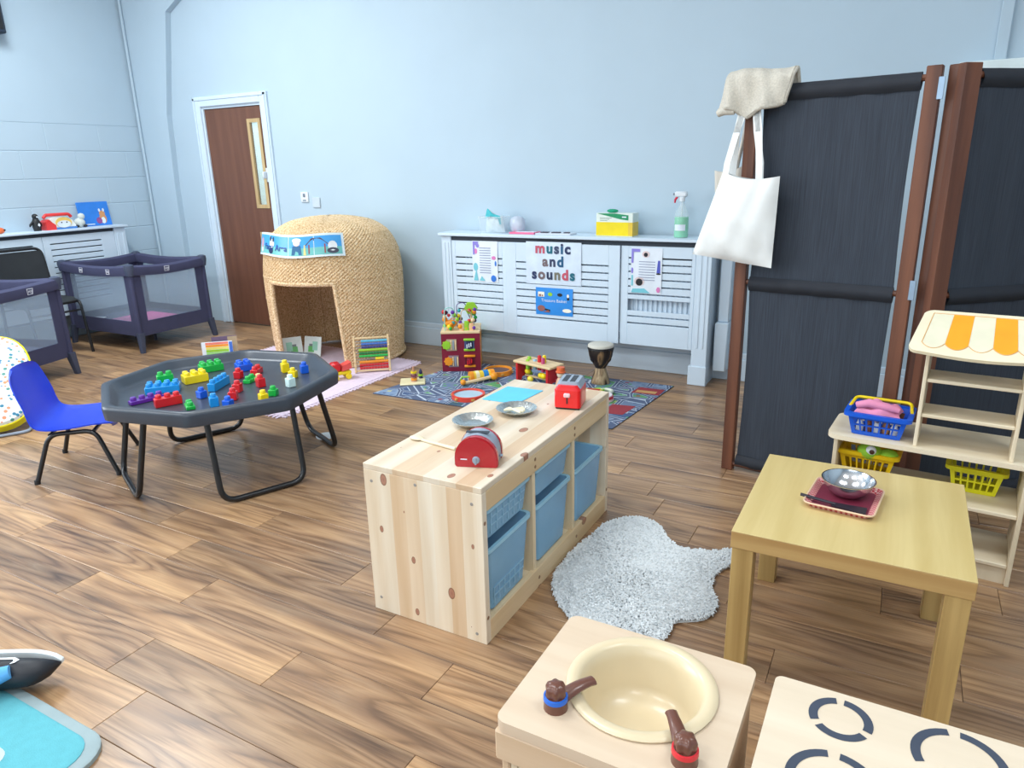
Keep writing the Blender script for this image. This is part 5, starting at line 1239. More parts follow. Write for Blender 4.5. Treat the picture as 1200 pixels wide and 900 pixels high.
for x, y, z, mt in ((-.08, -.02, .085, YEL), (-.03, -.05, .045, tint('ball_lemon', 236, 216, 70)), (.05, -.03, .08, YEL), (-.10, .02, .06, LIME), (.085, -.045, .085, YEL)):
    MB().ball((x, y, z - .02), .024, 12, (1, .8, .85)).build('ball', mt, t, 60)
m = MB(); m.tube([(-.12, .0, .028), (.12, .0, .028)], .008, 8); m.build('cross_rod', NAT, t)
# wooden figure
t = thing('wooden_figure', 'small wooden peg figure with orange hat behind the red toaster', 'toy figure', (-1.86, 4.01, MZ))
MB().lathe([(0, 0), (.036, 0), (.038, .03), (.026, .07), (.018, .085), (0, .085)], 18).build('body', tint('figure_peach', 226, 180, 150), t, 50)
MB().ball((0, 0, .105), .026, 14).build('head', tint('figure_face', 238, 216, 190), t, 60)
MB().lathe([(0, .118), (.032, .118), (.034, .125), (.028, .128), (.026, .155), (0, .158)], 18).build('hat', tint('figure_orange', 232, 110, 60), t, 50)
for x in (-.009, .009): MB().ball((x - .013, -.021, .108), .003, 6).build('eye', BLACKP, t)
for x in (-.03, .03): MB().ball((x, 0, .06), .011, 8).build('arm', DKRED, t)
# djembe drum
dj = thing('djembe_drum', 'dark carved djembe drum with pale skin standing on road mat', 'drum', (-1.69, 4.275, MZ))
DJ = NT('djembe_carved'); v = DJ.coord((9, 9, 3.5)); nz = DJ.n('TexNoise', Scale=1.6, Detail=3.0, Distortion=1.2); DJ.L(v, nz.inputs['Vector']); DJ.L(DJ.ramp(nz.outputs['Fac'], [(.40, rgb(28, 22, 20)), (.52, rgb(52, 38, 30)), (.60, rgb(150, 118, 82)), (.7, rgb(60, 44, 34))]).outputs[0], DJ.b.inputs['Base Color']); DJ.b.inputs['Roughness'].default_value = .45
DJ2 = NT('djembe_foot'); v = DJ2.coord((14, 14, 4)); nz = DJ2.n('TexNoise', Scale=1.5, Detail=3.0, Distortion=.8); DJ2.L(v, nz.inputs['Vector']); DJ2.L(DJ2.ramp(nz.outputs['Fac'], [(.36, rgb(40, 30, 24)), (.48, rgb(150, 124, 92)), (.65, rgb(196, 172, 136))]).outputs[0], DJ2.b.inputs['Base Color']); DJ2.b.inputs['Roughness'].default_value = .5
MB().lathe([(0, .012), (.03, .012), (.056, 0), (.064, 0), (.060, .02), (.048, .06), (.037, .095), (.035, .105)], 28).build('foot', DJ2.m, dj, 60)
MB().lathe([(.034, .103), (.040, .115), (.062, .150), (.077, .185), (.083, .22), (.085, .252), (.080, .256), (0, .254)], 28).build('shell', DJ.m, dj, 60)
MB().lathe([(0, .268), (.076, .268), (.084, .264), (.087, .254), (.0865, .248), (.082, .25)], 28).build('drum_skin', tint('skin_cream', 206, 202, 190, .7), dj, 60)
for z_, r_ in ((.247, .0865), (.238, .086)):
    m = MB(); m.tube([(r_ * cos(2 * pi * k / 28), r_ * sin(2 * pi * k / 28), z_) for k in range(28)], .0028, 6, True); m.build('rope_ring', BLACKP, dj, 50)
m = MB(); zz = [((.0855 if k % 2 else .066) * cos(pi * k / 16), (.0855 if k % 2 else .066) * sin(pi * k / 16), .238 if k % 2 else .152) for k in range(32)]; m.tube(zz, .0018, 4, True); o = m.build('rope_lacing', BLACKP, dj, 50)
# three small toys at the right
t = thing('toy_maraca', 'small yellow and red wooden toy lying beyond pine unit corner', 'toy', (-1.64, 4.03, MZ), radians(10))
MB().box(-.055, .055, -.03, .03, 0, .026, .006).build('body', tint('toy_yellow', 232, 214, 80), t); MB().box(-.042, .042, -.031, -.0295, .006, .02).build('panel', tint('toy_red', 196, 60, 50), t, 0); MB().box(-.042, .042, -.018, .018, .0255, .0275).build('panel', tint('toy_red', 196, 60, 50), t, 0)
m = MB(); m.tube([(-.05, .03, .012), (.03, .06, .014), (.06, .05, .012)], .008, 8); m.build('handle', LIME, t)
t = thing('hand_drum', 'pink and white hand drum lying at far right corner of pine unit', 'drum', (-1.535, 3.935, MZ))
MB().lathe([(0, 0), (.06, 0), (.062, .008), (.062, .03), (0, .03)], 28).build('shell', tint('drum_red', 206, 36, 60), t, 50); MB().lathe([(.061, .0), (.066, .0), (.066, .012), (.061, .012)], 28).build('hoop', tint('drum_pink', 236, 206, 212), t, 50); MB().lathe([(0, .0305), (.058, .0305), (.056, .036), (0, .037)], 28).build('drum_skin', tint('drum_white', 238, 226, 230), t, 50)
t = thing('toy_ring', 'small pale ring toy on mat behind the pink hand drum', 'toy', (-1.57, 4.07, MZ)); m = MB(); m.tube([(.04 * cos(2 * pi * k / 24), .04 * sin(2 * pi * k / 24), .011) for k in range(24)], .011, 8, True); m.build('ring', tint('ring_cream', 222, 226, 210), t, 60)
t = thing('toy_scarf', 'pale cream cloth toy behind right end of pine unit', 'toy', (-1.36, 3.36, 0)); MB().lathe([(0, 0), (.035, 0), (.04, .05), (.03, .1), (.036, .13), (.02, .16), (0, .165)], 16, (0, 0, 0), lambda a, z: 1 + .08 * sin(5 * a + z * 40)).build('cloth', tint('scarf_cream', 220, 216, 196, .8), t, 60)

# ================================================================== folding screen with bag and jumper
SW = wood('screen_wood', rgb(74, 42, 31), rgb(120, 74, 52), 'Z', .5, .8, .4)
FB = NT('screen_fabric'); v = FB.coord((340, 340, 5)); nz = FB.n('TexNoise', Scale=1.0, Detail=2.0); FB.L(v, nz.inputs['Vector']); FB.L(FB.ramp(nz.outputs['Fac'], [(.3, rgb(42, 48, 59)), (.7, rgb(54, 62, 74))]).outputs[0], FB.b.inputs['Base Color']); FB.b.inputs['Roughness'].default_value = .85
FH = plain('screen_hem', rgb(34, 38, 47), .8, bump=.2, bscale=200)
fs = thing('folding_screen', 'tall folding screen of brown wood posts and black fabric panels', 'screen', (-.645, 3.235, 0), math.atan2(3.115 - 3.235, .045 + .645))
def screen_panel(w_, pw, th, T, name):
    p_ = bpy.data.objects.new(name, None); COL.objects.link(p_); p_.parent = fs; p_.matrix_local = T
    for x0 in (0, w_ - pw): MB().box(x0, x0 + pw, -th / 2, th / 2, 0, 1.715, .003).build('post', SW, p_, 0)
    for z in (.02, .886, 1.665):
        m = MB(); m.tube([(pw, 0, z + .012), (w_ - pw, 0, z + .012)], .012, 8); m.build('rod', SW, p_, 40)
    gx = .012
    for z0, z1 in ((.03, .90), (.895, 1.695)):
        m = MB(); nx = 26
        m.grid(lambda u, v: (pw + gx + (w_ - 2 * pw - 2 * gx) * u + (.010 * sin(pi * v) * (1 if u < .5 else -1)) * (1 if u in (0, 1) else 0), .002 + .0025 * sin(u * 23 + v * 2) + .004 * sin(pi * v), z0 + (z1 - z0) * v), nx, 14)
        m.grid(lambda u, v: (pw + gx + (w_ - 2 * pw - 2 * gx) * u + (.010 * sin(pi * v) * (1 if u < .5 else -1)) * (1 if u in (0, 1) else 0), .0035 + .0025 * sin(u * 23 + v * 2) + .004 * sin(pi * v), z0 + (z1 - z0) * v), nx, 14)
        m.build('fabric', FB.m, p_, 60)
        for zc in ((z0 + .012, .884) if z0 < .5 else (z1 - .035,)):
            m = MB(); m.grid(lambda u, v: (pw + gx + (w_ - 2 * pw - 2 * gx) * u, -.017 * sin(pi * v) - .001 + .0018 * sin(u * 31), zc - .024 + .062 * v), 30, 6); m.grid(lambda u, v: (pw + gx + (w_ - 2 * pw - 2 * gx) * u, .017 * sin(pi * v) + .001 + .0018 * sin(u * 31), zc - .024 + .062 * v), 30, 6); m.build('hem_pocket', FH, p_, 60)
    return p_
L1 = sqrt((.045 + .645) ** 2 + .12 ** 2)
screen_panel(L1, .052, .036, Matrix(), 'screen_panel')
base_a = math.atan2(-.12, .69)
T2 = Matrix.Translation((L1 + .006, .0, 0)) @ Matrix.Rotation(radians(80) , 4, 'Z')
screen_panel(.7, .052, .036, Matrix.Translation((L1 + .030, .012, 0)) @ Matrix.Rotation(radians(74), 4, 'Z'), 'screen_panel')
screen_panel(.7, .07, .036, Matrix.Translation((L1 + .056, -.012, 0)) @ Matrix.Rotation(radians(50), 4, 'Z'), 'screen_panel')
HG = tint('hinge_steel', 150, 170, 190, .35)
for z in (1.60, .88): MB().box(L1 - .008, L1 + .012, -.022, -.017, z, z + .075, .001).build('hinge', plain('hinge_metal', rgb(150, 172, 194), .4, .6), fs, 0)
# local frame of the first panel for the things hung on it
FT = Matrix.Translation((-.645, 3.235, 0)) @ Matrix.Rotation(base_a, 4, 'Z')
COT = plain('calico', rgb(232, 234, 233), .9, var=.03, bump=.15, bscale=300); COT2 = plain('calico_beige', rgb(206, 200, 190), .9, var=.03)
def pillow(m, pts_top, pts_bot, depth, y0, nu=22, nv=22, seed=0):
    """puffed cloth bag between a top edge and a bottom edge (x, z)"""
    (ax, az), (bx, bz_) = pts_top; (cx, cz), (dx, dz) = pts_bot
    def fn(side):
        def g(u, v):
            x = (ax + (bx - ax) * u) * (1 - v) + (cx + (dx - cx) * u) * v; z = (az + (bz_ - az) * u - .02 * sin(pi * u)) * (1 - v) + (cz + (dz - cz) * u) * v
            pf = (sin(pi * min(1, max(0, u))) ** .55) * (sin(pi * min(1, .12 + v * .88)) ** .6)
            w_ = .004 * sin(u * 19 + v * 5 + seed) * (1 - v * .5) + .003 * sin(u * 9 - v * 14 + seed)
            return (x, y0 + side * (depth * pf) + w_ * (1 if 0 < u < 1 else 0), z)
        return g
    m.grid(fn(-1), nu, nv); m.grid(fn(1), nu, nv); return m
bag = thing('tote_bag', 'full white cotton tote bag hanging from left post of folding screen', 'bag'); bag.matrix_world = FT
pillow(MB(), ((-.055, 1.365), (.185, 1.345)), ((-.175, 1.015), (.180, .975)), .055, -.078).build('bag_body', COT, bag, 60)
for x0, x1, y_ in ((-.045, .012, -.09), (.10, .055, -.09), (-.03, .0, -.05), (.09, .05, -.05)):
    m = MB(); pts = [(x0, y_ + .01, 1.33), (x0 * .9 + x1 * .1, y_ + .012, 1.40), ((x0 + x1) / 2, -.058, 1.52), (x1, -.042, 1.63), (x1, -.034, 1.69), (x1, -.005, 1.728)]
    wv = Vector((.014, 0, 0))
    A_ = [m._v(Vector(p) - wv) for p in pts]; B_ = [m._v(Vector(p) + wv) for p in pts]; A2 = [m._v(Vector(p) - wv + Vector((0, .003, 0))) for p in pts]; B2 = [m._v(Vector(p) + wv + Vector((0, .003, 0))) for p in pts]
    for i in range(len(pts) - 1): m.face([A_[i], B_[i], B_[i + 1], A_[i + 1]]); m.face([A2[i], B2[i], B2[i + 1], A2[i + 1]]); m.face([A_[i], A_[i + 1], A2[i + 1], A2[i]]); m.face([B_[i], B_[i + 1], B2[i + 1], B2[i]])
    m.build('strap', COT, bag, 60)
b2 = thing('tote_bag', 'beige tote bag behind the full white one, mostly hidden', 'bag'); b2.matrix_world = FT
pillow(MB(), ((-.15, 1.37), (.0, 1.40)), ((-.13, 1.12), (.02, 1.10)), .022, .055, seed=3).build('bag_body', COT2, b2, 60)
m = MB(); m.tube([(-.05, .05, 1.37), (-.02, .045, 1.52), (.0, .035, 1.66), (.012, .022, 1.705)], .009, 6); m.build('strap', COT2, b2, 60)
jm = thing('knit_jumper', 'oatmeal knitted jumper draped over top of left screen post', 'jumper'); jm.matrix_world = FT
KN = plain('oatmeal_knit', rgb(196, 190, 178), .95, var=.12, vscale=160, bump=.5, bscale=260)
def drape(u, v):
    x = -.072 + .262 * u
    if v < .5:   # front fall
        t_ = 1 - v / .5; drop = t_ * (.125 + .045 * math.exp(-((u - .42) / .16) ** 2) - .02 * u)
        y = -.048 - .018 * sin(u * 11) * t_ - .01 * t_; z = 1.735 - drop + .012 * sin(u * 6); x -= .025 * t_
    else:
        t_ = (v - .5) / .5; y = -.045 + .085 * t_ ** .7; z = 1.735 + .02 * sin(pi * t_) + .012 * sin(u * 6) * (1 - t_) - .12 * max(0, t_ - .55)
    return (x, y + .006 * sin(u * 23 + v * 9), z)
m = MB(); m.grid(drape, 30, 24); m.grid(lambda u, v: tuple(a + b for a, b in zip(drape(u, v), (0, -.012, .008 if v > .5 else 0))), 30, 24); m.build('knit', KN, jm, 60)
m = MB(); m.tube([drape(i / 20, 0) for i in range(21)], .010, 8); m.build('hem', KN, jm, 60)
m = MB(); m.tube([Vector(drape(1, i / 20)) for i in range(21)], .010, 8); m.build('cuff', KN, jm, 60)
m = MB(); m.tube([(-.10, -.06, 1.598), (-.075, -.064, 1.608), (-.03, -.06, 1.604)], [.014, .018, .014], 10); m.build('sleeve', KN, jm, 60)

# ================================================================== market stall
MAP = wood('maple', rgb(222, 204, 172), rgb(236, 222, 196), 'X', .45, .7, .3); MAPZ = wood('maple_side', rgb(220, 202, 170), rgb(234, 220, 194), 'Z', .45, .7, .3)
st = thing('market_stall', 'pale wood play market stall with orange striped awning by the screen', 'play stall', (-.17, 2.672, 0), radians(-5))
SWd, SD, SCZ = .645, .285, .445
m = MB(); m.prism(rrect(0, SWd, 0, SD, .045, 6), SCZ - .016, SCZ); m.build('counter', MAP, st, 30)
MB().box(.026, .040, .014, SD - .01, 0, SCZ - .016, .002).build('side_panel', MAPZ, st, 0)
MB().box(SWd - .040, SWd - .026, .014, SD - .01, 0, SCZ - .016, .002).build('side_panel', MAPZ, st, 0)
MB().box(.040, SWd - .040, .02, SD - .012, .246, .260, .002).build('shelf', MAP, st, 0)
MB().box(.040, SWd - .040, .02, SD - .012, .062, .076, .002).build('shelf', MAP, st, 0)
MB().box(.040, SWd - .040, .03, .042, 0, .062).build('plinth', MAPZ, st, 0)
ua, ub = .282, .560
for x in (ua, ub): MB().box(x - .006, x + .006, .02, .165, SCZ, .80, .002).build('upright', MAPZ, st, 0)
for z in (.565, .69): MB().box(ua + .006, ub - .006, .024, .16, z - .012, z, .002).build('rack_shelf', MAP, st, 0)
AW = Matrix.Translation((0, -.062, .795)) @ Matrix.Rotation(radians(27), 4, 'X')
aw0, aw1, awd = ua - .058, ub + .062, .235
def aw_outline():
    pts = [(aw0 + .03, awd)]; 
    for i in range(9): a = radians(90 + 90 * i / 8 * .75); pts.append((aw0 + .055 + .035 * cos(a), awd - .035 + .035 * sin(a)))
    n_ = 24
    for i in range(6): a = radians(160 + 110 * i / 5); pts.append((aw0 + .025 + .025 * cos(a), .04 + .028 * sin(a)))
    for i in range(1, n_): u = i / n_; pts.append((aw0 + .03 + (aw1 - aw0 - .06) * u, .012 - .016 * sin(pi * u)))
    for i in range(6): a = radians(270 + 110 * i / 5); pts.append((aw1 - .025 + .025 * cos(a), .04 + .028 * sin(a)))
    for i in range(9): a = radians(22.5 + 67.5 * i / 8); pts.append((aw1 - .055 + .035 * cos(a), awd - .035 + .035 * sin(a)))
    return pts[1:]
m = MB(); m.T = AW; m.prism(aw_outline(), -.012, 0); m.build('awning', tint('awning_cream', 236, 224, 194, .45), st, 40)
ORS = tint('stripe_orange', 250, 164, 40, .5); CRS = tint('stripe_cream', 228, 222, 196, .5)
ns = 5; swd = (aw1 - aw0 - .07) / ns
for k in range(ns):
    x0 = aw0 + .035 + k * swd; x1 = x0 + swd - .001; fl0 = (.022 if k == 0 else 0); top0 = awd - .018
    xt0 = (aw0 + aw1) / 2 + (x0 - (aw0 + aw1) / 2) * .90; xt1 = (aw0 + aw1) / 2 + (x1 - (aw0 + aw1) / 2) * .90
    pts = [(xt0, top0), (x0, .058)] + [(x0 + (x1 - x0) * i / 10, .058 - .026 * sin(pi * i / 10) ** .8) for i in range(1, 10)] + [(x1, .058), (xt1, top0)]
    m = MB(); m.T = AW; m.raw([(x, y, .0008) for x, y in pts], [tuple(range(len(pts)))]); m.build('awning_stripe', ORS if k % 2 else CRS, st, 0)
    m = MB(); m.T = AW; m.tube([(x, y, .0008) for x, y in pts[1:-1]], .0014, 4); m.build('awning_outline', tint('outline_tan', 214, 160, 96), st, 0)
for xa, xb in ((aw0 + .035, 1), (aw1 - .035, -1)):
    m = MB(); m.T = AW; m.tube([(xa, .058, .0008), ((aw0 + aw1) / 2 + (xa - (aw0 + aw1) / 2) * .90, awd - .018, .0008)], .0014, 4); m.build('awning_outline', tint('outline_tan', 214, 160, 96), st, 0)
m = MB(); m.T = AW; m.tube([((aw0 + aw1) / 2 - .9 * (aw1 - aw0 - .07) / 2, awd - .018, .0008), ((aw0 + aw1) / 2 + .9 * (aw1 - aw0 - .07) / 2, awd - .018, .0008)], .0014, 4); m.build('awning_outline', tint('outline_tan', 214, 160, 96), st, 0)
ST = Matrix.Translation((-.17, 2.672, 0)) @ Matrix.Rotation(radians(-5), 4, 'Z')
def basket(name, label, x, y, z, w0, w1, d0, d1, h, mat, group=None, handle=None, rows=2, nc=7, rz=0):
    t = thing(name, label, 'basket', (0, 0, 0), 0, group); t.matrix_world = ST @ Matrix.Translation((x, y, z)) @ Matrix.Rotation(rz, 4, 'Z')
    MB().frustum(rrect(-w0 / 2, w0 / 2, -d0 / 2, d0 / 2, .015, 3), rrect(-w0 / 2 - .001, w0 / 2 + .001, -d0 / 2 - .001, d0 / 2 + .001, .015, 3), 0, .004).build('base', mat, t, 30)
    m = MB()
    def wallpt(side, u, z_):
        f_ = z_ / h; W_ = (w0 + (w1 - w0) * f_) / 2; D_ = (d0 + (d1 - d0) * f_) / 2
        return {0: (-W_ + 2 * W_ * u, -D_, z_), 1: (W_, -D_ + 2 * D_ * u, z_), 2: (W_ - 2 * W_ * u, D_, z_), 3: (-W_, D_ - 2 * D_ * u, z_)}[side]
    hb_ = [0, .012]; zc = .012; step = (h - .012 - .022) / rows
    for side in range(4):
        c_ = nc if side % 2 == 0 else max(4, int(nc * d0 / w0))
        us = [0.0]
        mg = .07
        for k in range(c_): us += [mg + (1 - 2 * mg) * (k + .14) / c_, mg + (1 - 2 * mg) * (k + .86) / c_]
        us.append(1.0)
        zs = [0.002]
        for r_ in range(rows): zs += [zc + step * r_ + step * .1, zc + step * r_ + step * .9]
        zs.append(h - .008)
        n_in = .0035
        for iu in range(len(us) - 1):
            for iz in range(len(zs) - 1):
                hole = iu % 2 == 1 and iz % 2 == 1
                if hole: continue
                m.face([m._v(wallpt(side, us[iu], zs[iz])), m._v(wallpt(side, us[iu + 1], zs[iz])), m._v(wallpt(side, us[iu + 1], zs[iz + 1])), m._v(wallpt(side, us[iu], zs[iz + 1]))])
    bmesh.ops.remove_doubles(m.bm, verts=m.bm.verts, dist=.0003)
    me = m.mesh('lattice_wall', mat, 0); o_ = link('lattice_wall', me, t); md = o_.modifiers.new('thick', 'SOLIDIFY'); md.thickness = .004; md.offset = -1
    m = MB(); a1, a2 = rrect(-w1 / 2 - .012, w1 / 2 + .012, -d1 / 2 - .012, d1 / 2 + .012, .02, 4), rrect(-w1 / 2 + .003, w1 / 2 - .003, -d1 / 2 + .003, d1 / 2 - .003, .014, 4); n_ = len(a1)
    A_ = [m._v((*p, h - .014)) for p in a1]; B_ = [m._v((*p, h)) for p in a1]; C_ = [m._v((*p, h)) for p in a2]; D_ = [m._v((*p, h - .014)) for p in a2]
    for i in range(n_):
        j = (i + 1) % n_
        for P_, Q_ in ((A_, B_), (B_, C_), (C_, D_), (D_, A_)): m.face([P_[i], P_[j], Q_[j], Q_[i]])
    m.build('rim', mat, t, 40)
    if handle:
        m = MB(); hw2 = w1 / 2 + .004; hy = handle[1]
        m.tube(fillet([(-hw2, 0, h - .004), (-hw2 + .01, hy, h + handle[2]), (hw2 - .01, hy, h + handle[2]), (hw2, 0, h - .004)], .02, 4), .006, 8); m.build('handle', handle[0], t, 60, handle[3])
    return t
BB = tint('basket_blue', 12, 88, 206, .35); BY = tint('basket_yellow', 240, 200, 10, .4); BL_ = tint('basket_lemon', 226, 222, 30, .4)
basket('shopping_basket', 'blue plastic shopping basket with yellow handle standing on stall counter', .155, .105, SCZ + .0005, .155, .195, .115, .155, .088, BB, None, (YEL, .085, .012, 'yellow handle'), 2, 7)
pk = thing('cloth', 'pink cloth stuffed in the blue basket on the stall', 'cloth'); pk.matrix_world = ST @ Matrix.Translation((.15, .098, SCZ + .078))
PKT = tint('pink_towel', 222, 140, 174, .9, bump=.4)
m = MB(); m.grid(lambda u, v: ((-.078 + .156 * u) * (1 - .12 * sin(pi * v)), -.048 + .096 * v + .006 * sin(u * 9), (.034 + .010 * sin(u * 11 + v * 5) + .008 * sin(u * 5 - v * 11)) * (sin(pi * min(1, max(0, u))) ** .35) * (sin(pi * min(1, max(0, v))) ** .4)), 34, 22)
m.build('cloth', PKT, pk, 60)
m = MB(); m.tube([(-.07, -.03, .026), (-.03, -.032, .040), (.03, -.034, .034), (.068, -.03, .026)], [.012, .016, .015, .011], 10); m.build('fold', PKT, pk, 60)
for k, mt in enumerate((tint('jar_white', 226, 228, 230), tint('jar_brown', 150, 92, 60), tint('jar_white', 226, 228, 230), tint('jar_tan', 196, 140, 96), tint('jar_white', 226, 228, 230))):
    o = MB().lathe([(0, 0), (.0125, 0), (.0125, .03), (.009, .036), (.009, .042), (0, .042)], 14).build('toy_jar', mt)
    o.matrix_world = ST @ Matrix.Translation((.098 + k * .028, .072 + .012 * (k % 2), SCZ + .006)); tag(o, 'small toy jar in blue basket, ' + ('leftmost', 'second from left', 'middle', 'second from right', 'rightmost')[k] + ' of five along its front', 'jar', 'toy jars in the blue basket')
basket('shopping_basket', 'yellow basket with green soft toy on stall shelf at left', .135, .135, .2608, .14, .19, .11, .15, .115, BY, None, None, 1, 7)
basket('shopping_basket', 'lemon yellow basket at right end of the stall shelf', .475, .200, .2608, .13, .165, .10, .14, .10, BL_, None, None, 2, 6)
gt = thing('green_soft_toy', 'lime green soft toy with one big eye lying in yellow basket', 'soft toy'); gt.matrix_world = ST @ Matrix.Translation((.16, .075, .2608 + .118))
GF = tint('lime_plush', 150, 205, 60, .9, bump=.4, bscale=300)
MB().ball((-.02, 0, 0), .036, 16, (1.15, .95, .85)).build('head', GF, gt, 60); MB().ball((.042, .004, -.004), .026, 14, (1.3, .9, .8)).build('snout', GF, gt, 60)
MB().ball((-.012, -.026, .012), .018, 14, (1, .6, 1)).build('eye', PAPER, gt, 60, 'white eye'); MB().ball((-.008, -.036, .010), .009, 12, (1, .5, 1)).build('pupil', tint('pupil_brown', 70, 40, 26), gt, 60, 'dark brown pupil')

# ================================================================== on the radiator cover
CZ = .9505
t = thing('wipes_tub', 'clear plastic tub holding a teal and white wipes packet on cover', 'tub', (-2.655, 4.575, CZ))
CL = plain('clear_plastic', rgb(226, 238, 244), .12, alpha=.28, var=.0)
m = MB(); m.frustum(rrect(-.095, .095, -.05, .05, .012, 3), rrect(-.108, .108, -.06, .06, .015, 3), 0, .115, True, False); m.build('tub', CL, t, 40)
m = MB(); m.tube([(x, y, .115) for x, y in rrect(-.109, .109, -.061, .061, .015, 3)], .004, 6, True); m.build('rim', CL, t, 60)
t2 = thing('wipes_packet', 'teal and white packet of wipes standing in the clear tub', 'packet', (-2.645, 4.575, CZ + .003))
pillow(MB(), ((-.06, .165), (.06, .12)), ((-.082, 0), (.082, 0)), .032, 0, 12, 12).build('packet', tint('packet_white', 224, 236, 240, .35), t2, 60)
m = MB(); m.raw([(-.066, -.034, .10), (-.052, -.03, .16), (-.045, -.028, .172), (.0, -.034, .135), (.06, -.03, .118), (.066, -.03, .06), (.055, -.036, .06), (.045, -.040, .10), (-.01, -.044, .118)], [(0, 1, 2, 3, 8), (8, 3, 4, 7), (7, 4, 5, 6)]); m.build('print', tint('packet_teal', 40, 176, 186, .35), t2, 0)
lump('plastic_bag', 'crumpled pale plastic bag beside the wipes tub on cover', 'bag', (-2.475, 4.60, CZ + .06), .062, plain('bag_film', rgb(214, 222, 236), .3, alpha=.75), 5, (1.0, .8, .98), None, .22, 24)
for i, (x0, x1, mt, lab, cat_) in enumerate(((-2.50, -2.30, tint('pink_folder', 238, 110, 150), 'pink folder lying on radiator cover beside the wipes tub', 'folder'), (-2.29, -2.02, tint('white_folder', 214, 218, 228), 'white paper booklet lying on cover right of pink folder', 'booklet'))):
    t = thing('folder' if i == 0 else 'booklet', lab, cat_, ((x0 + x1) / 2, 4.565, CZ))
    MB().box(-(x1 - x0) / 2, (x1 - x0) / 2, -.05, .06, 0, .012 - .003 * i, .001).build('cover', mt, t, 0)
    if i == 1:
        for k, (a, b) in enumerate(((-.11, -.06), (-.03, .03), (.06, .1))): MB().box(a, b, -.02 + .01 * k, .03, .009, .0155, .002).build('dark_print', tint('booklet_ink', 60, 50, 66), t, 0)
    else:
        MB().box(-.06, .09, -.03, .03, .012, .0145, .001).build('sheet', PAPER, t, 0)
t = thing('glove_box', 'yellow and white cardboard box with green flash on radiator cover', 'box', (-1.705, 4.575, CZ), radians(-3))
MB().box(-.13, .13, -.05, .05, 0, .15, .001).build('carton', tint('carton_white', 226, 236, 228), t, 0)
MB().box(-.1302, .1, -.051, -.0498, .004, .092).build('print', tint('carton_yellow', 240, 214, 0), t, 0, 'yellow band'); MB().box(.1, .1303, -.0512, .0498, .004, .092).build('print', tint('carton_ochre', 226, 190, 60), t, 0)
m = MB(); m.raw([(-.125, -.0508, .148), (.0, -.0508, .149), (.1, -.0508, .138), (.1, -.0508, .105), (.04, -.0508, .112), (-.04, -.0508, .13)], [(0, 1, 5), (1, 2, 3, 4, 5)]); m.build('print', tint('carton_green', 10, 142, 92), t, 0, 'green flash')
m = MB(); m.raw([(.055, -.0512, .122), (.085, -.0512, .122), (.085, -.0512, .130), (.055, -.0512, .130)], [(0, 1, 2, 3)]); m.build('print', PAPER, t, 0)
lump('tissue', 'crumpled dark green tissue poking out of yellow box top', 'tissue', (-1.74, 4.575, CZ + .162), .016, tint('tissue_green', 20, 150, 110, .8), 8, (2.2, 1, .8), None, .3)
for k in range(3): MB().box(-.105 + k * .002, -.02 - k * .015, -.0508, -.0495, .118 - k * .009, .121 - k * .009).build('print', tint('carton_grey', 110, 140, 130), t, 0)
t = thing('spray_bottle', 'clear spray bottle of green liquid with red trigger on cover', 'bottle', (-1.272, 4.575, CZ))
fnb = lambda a, z: 1 - .12 * abs(sin(a))
m = MB(); m.lathe([(0, 0), (.044, 0), (.047, .008), (.046, .13), (.040, .16), (.022, .195), (.015, .215), (.015, .235), (0, .235)], 24, (0, 0, 0), fnb); m.build('bottle', CL, t, 50)
m = MB(); m.lathe([(0, .002), (.043, .002), (.0455, .01), (.0445, .128), (0, .13)], 24, (0, 0, 0), fnb); m.build('liquid', plain('green_liquid', rgb(110, 226, 170), .2, alpha=.9, var=.02), t, 50, 'green liquid')
m = MB(); m.grid(lambda u, v: (.0478 * fnb(radians(-140 + 100 * u), 0) * cos(radians(-140 + 100 * u)), .0478 * fnb(radians(-140 + 100 * u), 0) * sin(radians(-140 + 100 * u)), .045 + .038 * v), 10, 2); m.build('sticker', PAPER, t, 60, 'white sticker')
m = MB(); m.lathe([(0, .225), (.018, .225), (.018, .25), (.012, .252), (0, .252)], 16); m.box(-.05, .03, -.014, .014, .25, .285, .008); m.build('spray_head', WHITE_PL, t, 40)
m = MB(); m.box(-.060, -.046, -.008, .008, .262, .276, .003); m.build('nozzle', tint('nozzle_grey', 120, 130, 140), t); m = MB(); m.tube([(-.034, 0, .252), (-.046, 0, .235), (-.048, 0, .215)], [.008, .007, .005], 8); m.build('trigger', tint('trigger_red', 216, 40, 70), t, 50, 'red trigger')
m = MB(); m.tube([(0, 0, .02), (0, 0, .22)], .003, 6); m.build('dip_tube', WHITE_PL, t)

# ================================================================== on the left radiator cover
LZ = .9755
t = thing('penguin_toy', 'small black and white penguin toy on left radiator cover', 'soft toy', (-6.545, 3.48, LZ), radians(10))
MB().lathe([(0, 0), (.028, 0), (.034, .04), (.030, .08), (.02, .105), (0, .11)], 16).build('body', BLACKP, t, 60); m = MB(); m.ball((.012, .0, .045), .027, 12, (.85, .8, 1.4)); m.build('belly', PAPER, t, 60)
MB().ball((0, 0, .12), .024, 12).build('head', BLACKP, t, 60); m = MB(); m.tube([(.015, 0, .118), (.04, 0, .114)], [.008, .002], 8); m.build('beak', PAPER, t, 60)
for sg in (-1, 1): m = MB(); m.tube([(0, sg * .026, .08), (-.01, sg * .05, .05), (-.012, sg * .055, .035)], [.009, .009, .003], 8); m.build('wing', BLACKP, t, 60)
t = thing('toy_telephone', 'red and white toy telephone with face on left radiator cover', 'toy telephone', (-6.555, 3.67, LZ), radians(90))
